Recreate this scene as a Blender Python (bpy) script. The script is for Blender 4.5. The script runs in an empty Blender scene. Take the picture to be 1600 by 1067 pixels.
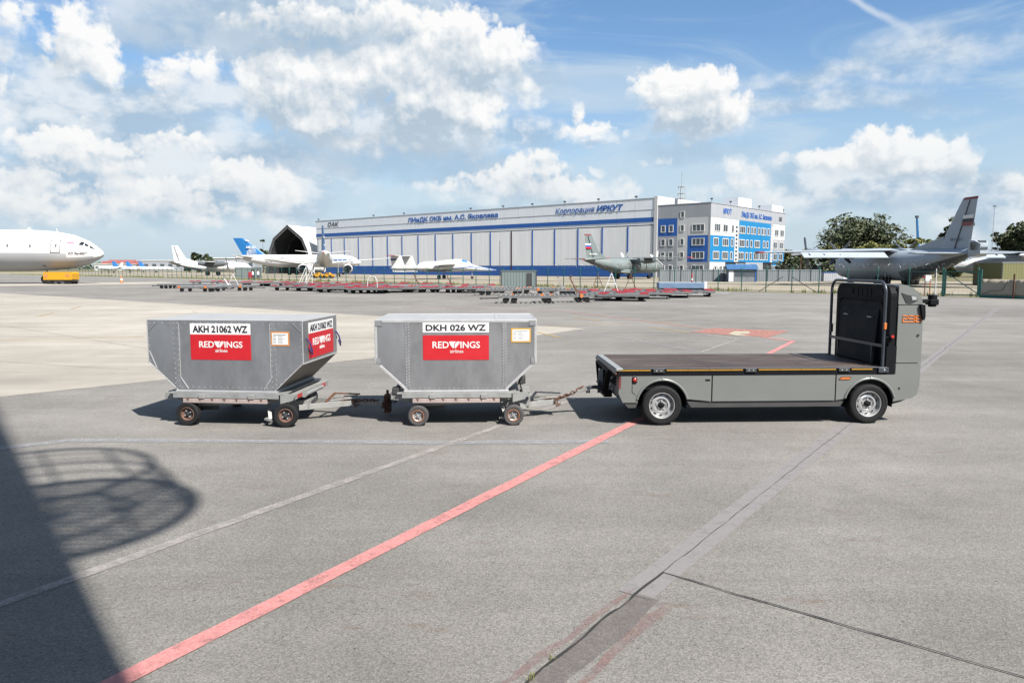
import bpy, math, random
from mathutils import Vector, Matrix, Euler, noise as mnoise
R = math.radians
random.seed(7)
sc = bpy.context.scene
COL = sc.collection

# ------------------------------------------------------------------ camera
F, CH = 1150.0, 2.4
PITCH = math.atan(115.5 / F)
cam_d = bpy.data.cameras.new('camera')
cam_d.sensor_width = 36; cam_d.lens = F / 1600 * 36
cam_d.clip_start = 0.05; cam_d.clip_end = 6000
cam = bpy.data.objects.new('camera', cam_d); COL.objects.link(cam)
cam.location = (0, 0, CH); cam.rotation_euler = (R(90) - PITCH, 0, 0)
sc.camera = cam

def ray(u, v):
    dx = (u - 800) / F; dy = (v - 533.5) / F
    return Vector((dx, math.cos(PITCH) - dy * math.sin(PITCH), -math.sin(PITCH) - dy * math.cos(PITCH)))
def G(u, v, h=0.0):                       # where a sight line meets the ground
    r = ray(u, v); t = (h - CH) / r.z
    return Vector((r.x * t, r.y * t, h))

# ------------------------------------------------------------------ light
SUN_EL = 48.3
SUN_AZ = 141.6                            # clockwise from +Y
sd = Vector((0.553, -0.698, 1.0)).normalized()
sun_d = bpy.data.lights.new('sun', 'SUN'); sun_d.energy = 5.0; sun_d.angle = R(0.53); sun_d.color = (1.0, 0.945, 0.87)
sun = bpy.data.objects.new('sun', sun_d); COL.objects.link(sun)
sun.rotation_euler = sd.to_track_quat('Z', 'Y').to_euler()
sc.view_settings.view_transform = 'Standard'; sc.view_settings.look = 'None'
sc.view_settings.exposure = 1.4; sc.view_settings.gamma = 1.0

# ------------------------------------------------------------------ sky
SKY_STRENGTH = 0.10
def build_world():
    w = bpy.data.worlds.new('World'); sc.world = w; w.use_nodes = True
    nt = w.node_tree; nt.nodes.clear(); N = nt.nodes.new; L = nt.links.new
    def mth(nt_, op, a, b=None, c=None, clamp=False):
        n = nt_.nodes.new('ShaderNodeMath'); n.operation = op; n.use_clamp = clamp
        for i, x in enumerate((a, b, c)):
            if x is None: continue
            if isinstance(x, (int, float)): n.inputs[i].default_value = x
            else: nt_.links.new(x, n.inputs[i])
        return n.outputs[0]
    def vm(nt_, op, a, b=None, c=None):
        n = nt_.nodes.new('ShaderNodeVectorMath'); n.operation = op
        for i, x in enumerate((a, b, c)):
            if x is None: continue
            if isinstance(x, (tuple, list)): n.inputs[i].default_value = x
            else: nt_.links.new(x, n.inputs[i])
        return n.outputs['Value'] if op in ('DOT_PRODUCT', 'LENGTH') else n.outputs[0]
    def smooth(nt_, x, lo, hi):
        n = nt_.nodes.new('ShaderNodeMapRange'); n.interpolation_type = 'SMOOTHSTEP'
        n.inputs['From Min'].default_value = lo; n.inputs['From Max'].default_value = hi
        nt_.links.new(x, n.inputs['Value']); return n.outputs[0]
    def rgbmix(nt_, f, a, b):
        n = nt_.nodes.new('ShaderNodeMix'); n.data_type = 'RGBA'
        for i, x in ((0, f), (6, a), (7, b)):
            if isinstance(x, (int, float)): n.inputs[i].default_value = x
            elif isinstance(x, tuple): n.inputs[i].default_value = x
            else: nt_.links.new(x, n.inputs[i])
        return n.outputs[2]
    def noise(nt_, vec, scale, detail, rough, dist=0.0):
        n = nt_.nodes.new('ShaderNodeTexNoise'); n.noise_dimensions = '2D'; n.inputs['Scale'].default_value = scale
        n.inputs['Detail'].default_value = detail; n.inputs['Roughness'].default_value = rough
        n.inputs['Distortion'].default_value = dist
        nt_.links.new(vec, n.inputs['Vector']); return n
    # clouds: centre and half size given as sight-line offsets, turned into azimuth / elevation degrees
    cumulus = [(125, 75, 52, 60, .9), (160, 118, 42, 30, .8), (105, 105, 52, 28, .7), (20, 28, 45, 48, .5), (8, 78, 32, 40, .5), (5, 122, 34, 24, .4),
        (268, 118, 50, 30, .55), (312, 108, 44, 34, .6), (255, 150, 40, 20, .5), (395, 118, 28, 30, .8),
        (470, 150, 84, 68, 1.0), (520, 128, 58, 50, 1.0), (440, 118, 50, 38, .9), (500, 205, 60, 38, .7), (410, 175, 40, 26, .6),
        (585, 100, 36, 36, .95), (632, 108, 56, 46, 1.0), (575, 130, 38, 40, .9), (690, 165, 72, 52, .95), (742, 180, 44, 52, .9), (660, 185, 70, 38, .8),
        (470, 34, 100, 34, .55), (390, 48, 70, 26, .4), (540, 48, 50, 34, .6), (560, 228, 130, 26, .5), (660, 235, 80, 24, .5), (612, 28, 60, 40, .6), (680, 62, 44, 42, .9), (722, 48, 46, 36, 1.0), (742, 90, 70, 40, .9), (790, 82, 44, 34, 1.0), (806, 110, 24, 34, .7), (822, 140, 26, 44, .7), (822, 200, 34, 20, .3),
        (915, 210, 48, 18, .75), (900, 176, 14, 20, .6), (945, 216, 26, 14, .6), (980, 208, 10, 8, .5), (845, 195, 26, 18, .35),
        (1042, 142, 52, 32, 1.0), (1092, 140, 56, 34, 1.0), (1120, 172, 48, 44, 1.0), (1075, 190, 62, 42, .8), (1148, 175, 24, 28, .9), (1030, 205, 44, 22, .3),
        (835, 258, 52, 20, .8), (800, 272, 60, 22, .7), (760, 285, 70, 22, .5), (860, 300, 70, 24, .9), (905, 302, 26, 16, .8), (935, 268, 18, 9, .5), (700, 300, 80, 20, .4),
        (970, 292, 22, 16, .8), (990, 300, 20, 12, .7), (1040, 248, 20, 8, .45), (1005, 258, 12, 6, .3),
        (1152, 270, 30, 26, .9), (1172, 292, 34, 26, .9), (1132, 300, 30, 20, .6), (1205, 305, 24, 24, .7), (1085, 302, 24, 18, .7),
        (1380, 240, 60, 36, 1.0), (1440, 246, 64, 32, 1.0), (1500, 252, 34, 36, 1.0), (1320, 252, 60, 22, .9), (1265, 252, 50, 16, .7), (1222, 250, 36, 12, .5), (1505, 285, 40, 24, .6), (1400, 276, 90, 22, .5),
        (1335, 300, 34, 13, .7), (1300, 304, 26, 10, .5), (1366, 306, 20, 8, .6), (1580, 292, 34, 26, .6), (1620, 300, 40, 34, .6),
        (100, 222, 56, 22, .75), (40, 226, 56, 24, .65), (165, 230, 50, 18, .6), (140, 256, 100, 24, .55), (30, 322, 70, 30, .75), (95, 338, 60, 22, .7), (50, 282, 70, 22, .65), (230, 292, 80, 26, .55), (235, 225, 40, 18, .5), (270, 215, 22, 22, .7), (305, 228, 40, 18, .6),
        (380, 276, 56, 26, .9), (420, 300, 46, 36, .95), (345, 285, 44, 16, .8), (290, 322, 80, 26, .65), (200, 326, 80, 24, .65), (400, 332, 66, 16, .7), (330, 345, 50, 12, .6), (140, 318, 50, 18, .5), (305, 208, 20, 10, .4), (280, 196, 14, 16, .35), (145, 190, 14, 9, .3),
        (-120, 120, 130, 80, .8), (-200, 260, 150, 60, .7), (1760, 140, 120, 70, .7), (1850, 280, 140, 50, .8), (500, -120, 200, 70, .6), (150, -160, 160, 70, .8), (1150, -260, 160, 60, .6)]
    veil = [(150, 180, 260, 90, .7), (350, 260, 260, 70, .7), (480, 30, 260, 62, .95), (300, 60, 130, 40, .6), (560, 60, 100, 40, .8), (330, 150, 200, 60, .5), (60, 150, 130, 90, .55), (180, 250, 260, 70, .8), (250, 310, 300, 60, .9), (650, 215, 210, 40, .9), (850, 290, 190, 44, .6),
            (1100, 205, 120, 40, .5), (1380, 290, 260, 44, .85), (1350, 120, 240, 26, .35), (1500, 60, 200, 50, .3), (1300, 165, 300, 30, .35), (700, 120, 160, 70, .5), (1560, 320, 160, 50, .7), (-300, 100, 300, 200, .6), (2000, 150, 300, 150, .5)]
    def azel(u, v):
        r = ray(u, v).normalized()
        return math.degrees(math.atan2(r.x, r.y)), math.degrees(math.asin(r.z))
    def field(name, blobs, k, grow=1.0):
        g = bpy.data.node_groups.new(name, 'ShaderNodeTree')
        g.interface.new_socket('Vector', in_out='INPUT', socket_type='NodeSocketVector')
        g.interface.new_socket('Value', in_out='OUTPUT', socket_type='NodeSocketFloat')
        gi = g.nodes.new('NodeGroupInput'); go = g.nodes.new('NodeGroupOutput')
        acc = None
        for (u, v, ru, rv, a) in blobs:
            c = azel(u, v); e = azel(u + ru, v); t = azel(u, v - rv)
            sx = 1 / max(.05, abs(e[0] - c[0])) / grow; sy = 1 / max(.05, abs(t[1] - c[1])) / grow
            q = vm(g, 'MULTIPLY_ADD', gi.outputs[0], (sx, sy, 0), (-c[0] * sx, -c[1] * sy, 0))
            d = mth(g, 'SUBTRACT', a, vm(g, 'DOT_PRODUCT', q, q))
            acc = d if acc is None else mth(g, 'SMOOTH_MAX', acc, d, k)
        g.links.new(mth(g, 'MAXIMUM', acc, -2.5), go.inputs[0])
        return g
    gC = field('cumulus_field', cumulus, .25, 1.2); gV = field('veil_field', veil, .5)
    gL = field('cumulus_coarse_field', [q for q in cumulus if q[2] >= 40], .3, 1.2)
    gS = field('cloud_base_field', [(450, 50, 150, 50, 1.1), (560, 232, 170, 30, 1.1), (645, 205, 85, 34, 1), (590, 175, 36, 60, .8), (720, 225, 60, 24, .9), (765, 125, 60, 24, .9), (620, 60, 50, 24, .5), (1060, 208, 70, 24, .9), (1110, 215, 50, 20, .7), (1400, 285, 150, 26, .9), (1260, 268, 70, 12, .7), (130, 138, 56, 16, .9), (500, 232, 90, 18, .8), (420, 195, 40, 30, .6), (850, 318, 110, 14, .6), (290, 160, 60, 14, .8), (1175, 318, 60, 12, .7), (915, 228, 60, 8, .7)], .3)
    gD = field('dark_sheet_field', [(430, 45, 190, 50, 1), (250, 55, 90, 30, .8), (400, 80, 80, 30, .8), (620, 250, 200, 34, .9), (470, 246, 110, 28, .7), (1080, 238, 120, 22, .5), (1390, 318, 150, 20, .5), (750, 258, 110, 28, .7), (180, 148, 60, 12, .8), (620, 90, 70, 24, .5), (820, 335, 260, 14, .5)], .3)
    tc = N('ShaderNodeTexCoord'); sep = N('ShaderNodeSeparateXYZ'); L(tc.outputs['Generated'], sep.inputs[0])
    az = mth(nt, 'MULTIPLY', mth(nt, 'ARCTAN2', sep.outputs[0], sep.outputs[1]), 57.29578)
    el = mth(nt, 'MULTIPLY', mth(nt, 'ARCSINE', sep.outputs[2]), 57.29578)
    cb = N('ShaderNodeCombineXYZ'); L(az, cb.inputs[0]); L(el, cb.inputs[1]); P = cb.outputs[0]
    def dens(p, full=True):
        w1 = noise(nt, p, .55, 5, .56); off = vm(nt, 'MULTIPLY', vm(nt, 'SUBTRACT', w1.outputs['Color'], (.5, .5, .5)), (1.7, 1.4, 0))
        p2 = vm(nt, 'ADD', p, off)
        gn = N('ShaderNodeGroup'); gn.node_tree = gC if full else gL; L(p2, gn.inputs[0])
        if not full: return mth(nt, 'ADD', gn.outputs[0], .12)
        n2 = noise(nt, p, .85, 8, .50)
        vo = N('ShaderNodeTexVoronoi'); vo.voronoi_dimensions = '2D'; vo.feature = 'SMOOTH_F1'; vo.inputs['Scale'].default_value = 1.05; vo.inputs['Smoothness'].default_value = .35
        vo.inputs['Detail'].default_value = 2; vo.inputs['Roughness'].default_value = .55
        L(p2, vo.inputs['Vector'])
        b = mth(nt, 'MULTIPLY_ADD', n2.outputs[0], 1.5, -.80)
        b = mth(nt, 'MULTIPLY_ADD', vo.outputs['Distance'], -.48, mth(nt, 'ADD', b, .47))
        return mth(nt, 'ADD', gn.outputs[0], b)
    D0 = dens(P)
    w0 = noise(nt, P, .3, 6, .6); wp_ = vm(nt, 'ADD', P, vm(nt, 'MULTIPLY', vm(nt, 'SUBTRACT', w0.outputs['Color'], (.5, .5, .5)), (3, 2.2, 0)))
    D1 = dens(vm(nt, 'ADD', P, (.36, .72, 0)))
    D2 = dens(vm(nt, 'ADD', P, (.7, 1.9, 0)), False)
    D3 = dens(vm(nt, 'ADD', P, (0, -.9, 0)), False)               # thinner towards a flat, soft base
    soft = smooth(nt, D3, .55, -.25)
    mask = mth(nt, 'MULTIPLY', smooth(nt, D0, -.16, .52), mth(nt, 'MULTIPLY_ADD', mth(nt, 'MULTIPLY', soft, smooth(nt, D0, 1.3, .2)), -.70, 1.0))
    gb = N('ShaderNodeGroup'); gb.node_tree = gS; L(wp_, gb.inputs[0])
    shade = mth(nt, 'ADD', mth(nt, 'MULTIPLY_ADD', smooth(nt, D2, -.25, .85), .34, mth(nt, 'MULTIPLY', smooth(nt, gb.outputs[0], -.5, .9), .62)), mth(nt, 'MULTIPLY', smooth(nt, D1, .3, 1.5), .16))
    relief = mth(nt, 'SUBTRACT', D0, D1)
    big = noise(nt, P, .30, 4, .5)
    lit = mth(nt, 'MULTIPLY_ADD', relief, .42, mth(nt, 'SUBTRACT', mth(nt, 'MULTIPLY_ADD', big.outputs[0], 1.0, .42), shade), clamp=True)
    S = 1 / SKY_STRENGTH
    def c(r, g, b, k=1.0): return (r * S * k, g * S * k, b * S * k, 1)
    k = .387                                                  # radiance before exposure
    ccol = rgbmix(nt, lit, c(.46, .565, .67, k), c(.965, .965, .955, k))
    # base sky
    sky = N('ShaderNodeTexSky'); sky.sky_type = 'NISHITA'; sky.sun_disc = False
    sky.sun_elevation = R(SUN_EL); sky.sun_rotation = R(SUN_AZ); sky.air_density = 1.0; sky.dust_density = 1.6; sky.ozone_density = 2.0
    hs = N('ShaderNodeMix'); hs.data_type = 'RGBA'; hs.blend_type = 'MULTIPLY'; hs.inputs[0].default_value = 1.0
    L(sky.outputs[0], hs.inputs[6]); hs.inputs[7].default_value = (.45, .565, .635, 1)
    base = hs.outputs[2]
    # pale air near the horizon, thin streaky cirrus, soft cloud sheets
    hz = smooth(nt, el, 18, -1)
    base = rgbmix(nt, mth(nt, 'MULTIPLY', hz, .80), base, c(.61, .725, .82, k))
    st = noise(nt, vm(nt, 'MULTIPLY', vm(nt, 'MULTIPLY_ADD', P, (1, 1, 1), (0, 0, 0)), (.035, .16, 1)), 1.0, 7, .6, 1.2)
    base = rgbmix(nt, mth(nt, 'MULTIPLY', smooth(nt, st.outputs[0], .38, .70), .70), base, c(.60, .715, .81, k))
    gv = N('ShaderNodeGroup'); gv.node_tree = gV
    wv = noise(nt, P, .12, 5, .55); L(vm(nt, 'ADD', P, vm(nt, 'MULTIPLY', vm(nt, 'SUBTRACT', wv.outputs['Color'], (.5, .5, .5)), (12, 5, 0))), gv.inputs[0])
    vn = noise(nt, vm(nt, 'MULTIPLY', P, (.6, 1, 1)), .35, 7, .58)
    vd = mth(nt, 'ADD', gv.outputs[0], mth(nt, 'MULTIPLY_ADD', vn.outputs[0], 1.2, -.62))
    vcol = rgbmix(nt, smooth(nt, vn.outputs[0], .36, .62), c(.385, .52, .665, k), c(.80, .845, .885, k))
    base = rgbmix(nt, mth(nt, 'MULTIPLY', smooth(nt, vd, -.6, .7), .88), base, vcol)
    gd = N('ShaderNodeGroup'); gd.node_tree = gD; L(wp_, gd.inputs[0])
    base = rgbmix(nt, mth(nt, 'MULTIPLY', smooth(nt, mth(nt, 'ADD', gd.outputs[0], mth(nt, 'MULTIPLY_ADD', vn.outputs[0], 1.0, -.5)), -.8, 1.0), .68), base, c(.38, .52, .67, k))
    # one old contrail
    a0 = azel(1330, -10); a1 = azel(1480, 85)
    dx, dy = a1[0] - a0[0], a1[1] - a0[1]; ln = math.hypot(dx, dy); dx /= ln; dy /= ln
    pw = vm(nt, 'ADD', P, vm(nt, 'MULTIPLY', vm(nt, 'SUBTRACT', wv.outputs['Color'], (.5, .5, .5)), (2.2, 2.2, 0)))
    qd = mth(nt, 'ABSOLUTE', vm(nt, 'DOT_PRODUCT', vm(nt, 'SUBTRACT', pw, (a0[0], a0[1], 0)), (-dy, dx, 0)))
    ql = vm(nt, 'DOT_PRODUCT', vm(nt, 'SUBTRACT', P, (a0[0], a0[1], 0)), (dx, dy, 0))
    tr = mth(nt, 'MULTIPLY', smooth(nt, qd, .42, .0), smooth(nt, ql, ln, ln * .2))
    base = rgbmix(nt, mth(nt, 'MULTIPLY', tr, .5), base, c(.88, .91, .93, k))
    # far cumulus pale into the air near the horizon
    far = mth(nt, 'MULTIPLY', smooth(nt, el, 11, 1), 1.0)
    ccol = rgbmix(nt, mth(nt, 'MULTIPLY', far, .45), ccol, c(.80, .805, .80, k))
    out = rgbmix(nt, mth(nt, 'MULTIPLY', mask, mth(nt, 'MULTIPLY_ADD', far, -.38, .98)), base, ccol)
    bg = N('ShaderNodeBackground'); bg.inputs['Strength'].default_value = SKY_STRENGTH; L(out, bg.inputs['Color'])
    wo = N('ShaderNodeOutputWorld'); L(bg.outputs[0], wo.inputs['Surface'])
build_world()
sc.world.cycles.sampling_method = 'MANUAL'; sc.world.cycles.sample_map_resolution = 256
sc.cycles.max_bounces = 6; sc.cycles.diffuse_bounces = 2; sc.cycles.glossy_bounces = 3

# ------------------------------------------------------------------ helpers
class MB:
    """collects shapes and links them as one mesh object"""
    def __init__(s): s.v = []; s.f = []; s.m = []; s.sm = []
    def add(s, verts, faces, mi=0, smooth=False, M=None):
        o = len(s.v)
        s.v += [tuple(M @ Vector(p)) for p in verts] if M is not None else [tuple(p) for p in verts]
        for f in faces: s.f.append([i + o for i in f]); s.m.append(mi); s.sm.append(smooth)
        return s
    def box(s, x0, x1, y0, y1, z0, z1, mi=0, M=None):
        return s.add([(x0, y0, z0), (x1, y0, z0), (x1, y1, z0), (x0, y1, z0), (x0, y0, z1), (x1, y0, z1), (x1, y1, z1), (x0, y1, z1)],
                     [(3, 2, 1, 0), (4, 5, 6, 7), (0, 1, 5, 4), (1, 2, 6, 5), (2, 3, 7, 6), (3, 0, 4, 7)], mi, False, M)
    def bar(s, a, b, w, h, mi=0, up=(0, 0, 1)):
        a = Vector(a); b = Vector(b); d = (b - a); ln = d.length; d.normalize()
        u = Vector(up); x = d.cross(u)
        if x.length < 1e-4: x = d.cross(Vector((0, 1, 0)))
        x.normalize(); z = x.cross(d)
        M = Matrix(((d.x, x.x, z.x, a.x), (d.y, x.y, z.y, a.y), (d.z, x.z, z.z, a.z), (0, 0, 0, 1)))
        return s.box(0, ln, -w / 2, w / 2, -h / 2, h / 2, mi, M)
    def prism(s, pts, axis, a0, a1, mi=0, mcap=None, M=None):
        n = len(pts)
        def P(p, a): return {'y': (p[0], a, p[1]), 'z': (p[0], p[1], a), 'x': (a, p[0], p[1])}[axis]
        vs = [P(p, a0) for p in pts] + [P(p, a1) for p in pts]
        s.add(vs, [(i, (i + 1) % n, n + (i + 1) % n, n + i) for i in range(n)], mi, False, M)
        s.add(vs, [tuple(range(n - 1, -1, -1)), tuple(range(n, 2 * n))], mi if mcap is None else mcap, False, M)
        return s
    def loft(s, rings, mi=0, smooth=True, cap=True, closed=True, M=None, matfn=None):
        n = len(rings[0]); vs = [p for r in rings for p in r]
        for i in range(len(rings) - 1):
            for j in range(n if closed else n - 1):
                k = (j + 1) % n
                f = (i * n + j, i * n + k, (i + 1) * n + k, (i + 1) * n + j)
                s.f.append([len(s.v) + q for q in f]); s.m.append(matfn(i, j) if matfn else mi); s.sm.append(smooth)
        o = len(s.v)
        s.v += [tuple(M @ Vector(p)) for p in vs] if M is not None else [tuple(p) for p in vs]
        if cap:
            for f in (list(range(n - 1, -1, -1)), [(len(rings) - 1) * n + q for q in range(n)]):
                s.f.append([o + q for q in f]); s.m.append(matfn(0, 0) if matfn else mi); s.sm.append(False)
        return s
    def tube(s, pts, r, n=8, mi=0, closed=False, smooth=True):
        pts = [Vector(p) for p in pts]; rings = []; m = len(pts)
        rs = r if isinstance(r, (list, tuple)) else [r] * m
        d0 = (pts[1] - pts[0]).normalized()
        x = d0.cross(Vector((0, 0, 1)))
        if x.length < 1e-3: x = d0.cross(Vector((0, 1, 0)))
        x.normalize()
        for i, p in enumerate(pts):
            a = pts[(i - 1) % m] if (i > 0 or closed) else p; b = pts[(i + 1) % m] if (i < m - 1 or closed) else p
            d = (b - a).normalized(); x = (x - d * x.dot(d)).normalized(); y = d.cross(x)
            rings.append([p + (x * math.cos(2 * math.pi * k / n) + y * math.sin(2 * math.pi * k / n)) * rs[i] for k in range(n)])
        if closed: rings.append(rings[0])
        return s.loft(rings, mi, smooth, not closed)
    def cyl(s, a, b, r, r2=None, n=16, mi=0): return s.tube([a, b], [r, r if r2 is None else r2], n, mi)
    def lathe(s, prof, M=None, n=32, mi=0, smooth=True, cap=False, matfn=None):
        """profile of (radius, height) turned round local z"""
        rings = [[(r * math.cos(2 * math.pi * k / n), r * math.sin(2 * math.pi * k / n), h) for k in range(n)] for r, h in prof]
        return s.loft(rings, mi, smooth, cap, True, M, matfn)
    def disc(s, c, r, nrm='y', n=8, mi=0, t=.004):
        c = Vector(c); ax = {'x': Vector((1, 0, 0)), 'y': Vector((0, -1, 0)), 'z': Vector((0, 0, 1))}[nrm]
        return s.tube([c, c + ax * t], [r, r * .8], n, mi)
    def text(s, body, M, w=None, h=1.0, mi=0, bold=0.0, shear=0.0, t=.004, center=True):
        tv, tf = text_mesh(body, bold, shear, t)
        x0 = min(p[0] for p in tv); x1 = max(p[0] for p in tv); y1 = max(p[1] for p in tv); y0 = 0
        sy = h / (y1 - y0); sx = (w / (x1 - x0)) if w else sy
        cx = (x0 + x1) / 2 if center else x0
        vs = [((p[0] - cx) * sx, (p[1]) * sy, p[2]) for p in tv]
        return s.add(vs, tf, mi, False, M)
    def build(s, name, mats, parent=None, bevel=0, loc=None, sharp=40):
        me = bpy.data.meshes.new(name); me.from_pydata(s.v, [], s.f)
        for m in (mats if isinstance(mats, (list, tuple)) else [mats]): me.materials.append(m)
        me.polygons.foreach_set('material_index', s.m); me.polygons.foreach_set('use_smooth', s.sm)
        me.update()
        if any(s.sm): me.set_sharp_from_angle(angle=R(sharp))
        o = bpy.data.objects.new(name, me); COL.objects.link(o)
        if parent is not None: o.parent = parent
        if loc is not None: o.location = loc
        if bevel:
            b = o.modifiers.new('bevel', 'BEVEL'); b.width = bevel; b.segments = 2; b.limit_method = 'ANGLE'; b.angle_limit = R(35)
        return o

_tcache = {}
def text_mesh(body, bold, shear, t):
    key = (body, bold, shear, t)
    if key not in _tcache:
        cu = bpy.data.curves.new('lettering', 'FONT'); cu.body = body; cu.offset = bold; cu.shear = shear; cu.extrude = t / 2; cu.resolution_u = 3
        o = bpy.data.objects.new('lettering', cu); COL.objects.link(o)
        dg = bpy.context.evaluated_depsgraph_get(); me = o.evaluated_get(dg).to_mesh()
        _tcache[key] = ([tuple(v.co) for v in me.vertices], [tuple(p.vertices) for p in me.polygons])
        bpy.data.objects.remove(o); bpy.data.curves.remove(cu)
    return _tcache[key]

def tag(o, label=None, cat=None, group=None, kind=None):
    if label: o['label'] = label
    if cat: o['category'] = cat
    if group: o['group'] = group
    if kind: o['kind'] = kind
    return o
def thing(name, loc, rz, label, cat, group=None):
    o = bpy.data.objects.new(name, None); COL.objects.link(o); o.empty_display_size = .3
    o.location = loc; o.rotation_euler = (0, 0, rz)
    return tag(o, label, cat, group)
def copy_tree(o, parent=None):
    c = o.copy(); COL.objects.link(c)
    if parent is not None: c.parent = parent
    for ch in [x for x in o.children]: copy_tree(ch, c)
    return c

# ------------------------------------------------------------------ materials
def mat(name, col, rough=.5, metal=0.0, var=.10, scale=2.0, bump=0.0, bscale=40.0, spec=.5, stretch=None, coat=0.0, tint=None, tint_amt=0.0, tint_scale=1.5, tint_lo=.55, tint_hi=.75):
    q = .58 if ((min(col) > .6 and 'hangar' not in name) or metal > .3) else .47
    if 'hangar' in name and min(col) > .6: q = .72
    col = tuple(c * q for c in col); tint = tuple(c * q for c in tint) if tint else None
    m = bpy.data.materials.new(name); m.use_nodes = True; nt = m.node_tree; N = nt.nodes.new; L = nt.links.new
    b = nt.nodes['Principled BSDF']; b.inputs['Roughness'].default_value = rough; b.inputs['Metallic'].default_value = metal
    b.inputs['Specular IOR Level'].default_value = spec; b.inputs['Coat Weight'].default_value = coat; b.inputs['Coat Roughness'].default_value = .08
    tc = N('ShaderNodeTexCoord'); vec = tc.outputs['Object']
    if stretch:
        mp = N('ShaderNodeMapping'); mp.inputs['Scale'].default_value = stretch; L(vec, mp.inputs[0]); vec = mp.outputs[0]
    n = N('ShaderNodeTexNoise'); n.inputs['Scale'].default_value = scale; n.inputs['Detail'].default_value = 6; n.inputs['Roughness'].default_value = .62; L(vec, n.inputs[0])
    mr = N('ShaderNodeMapRange'); mr.inputs[1].default_value = .25; mr.inputs[2].default_value = .75; mr.inputs[3].default_value = 1 - var; mr.inputs[4].default_value = 1 + var; L(n.outputs[0], mr.inputs[0])
    mx = N('ShaderNodeMix'); mx.data_type = 'RGBA'; mx.blend_type = 'MULTIPLY'; mx.inputs[0].default_value = 1; mx.inputs[6].default_value = (*col, 1); L(mr.outputs[0], mx.inputs[7])
    out = mx.outputs[2]
    if tint:
        n2 = N('ShaderNodeTexNoise'); n2.inputs['Scale'].default_value = tint_scale; n2.inputs['Detail'].default_value = 8; n2.inputs['Roughness'].default_value = .68; L(vec, n2.inputs[0])
        m2 = N('ShaderNodeMapRange'); m2.inputs[1].default_value = tint_lo; m2.inputs[2].default_value = tint_hi; m2.inputs[4].default_value = tint_amt; L(n2.outputs[0], m2.inputs[0])
        mm = N('ShaderNodeMix'); mm.data_type = 'RGBA'; L(m2.outputs[0], mm.inputs[0]); L(out, mm.inputs[6]); mm.inputs[7].default_value = (*tint, 1); out = mm.outputs[2]
    L(out, b.inputs['Base Color'])
    rr = N('ShaderNodeMapRange'); rr.inputs[1].default_value = .25; rr.inputs[2].default_value = .75; rr.inputs[3].default_value = max(.02, rough - .08); rr.inputs[4].default_value = min(1, rough + .08); L(n.outputs[0], rr.inputs[0]); L(rr.outputs[0], b.inputs['Roughness'])
    if bump:
        nb = N('ShaderNodeTexNoise'); nb.inputs['Scale'].default_value = bscale; nb.inputs['Detail'].default_value = 4; L(vec, nb.inputs[0])
        bp = N('ShaderNodeBump'); bp.inputs['Strength'].default_value = bump; bp.inputs['Distance'].default_value = .02; L(nb.outputs[0], bp.inputs['Height']); L(bp.outputs[0], b.inputs['Normal'])
    return m

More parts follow.
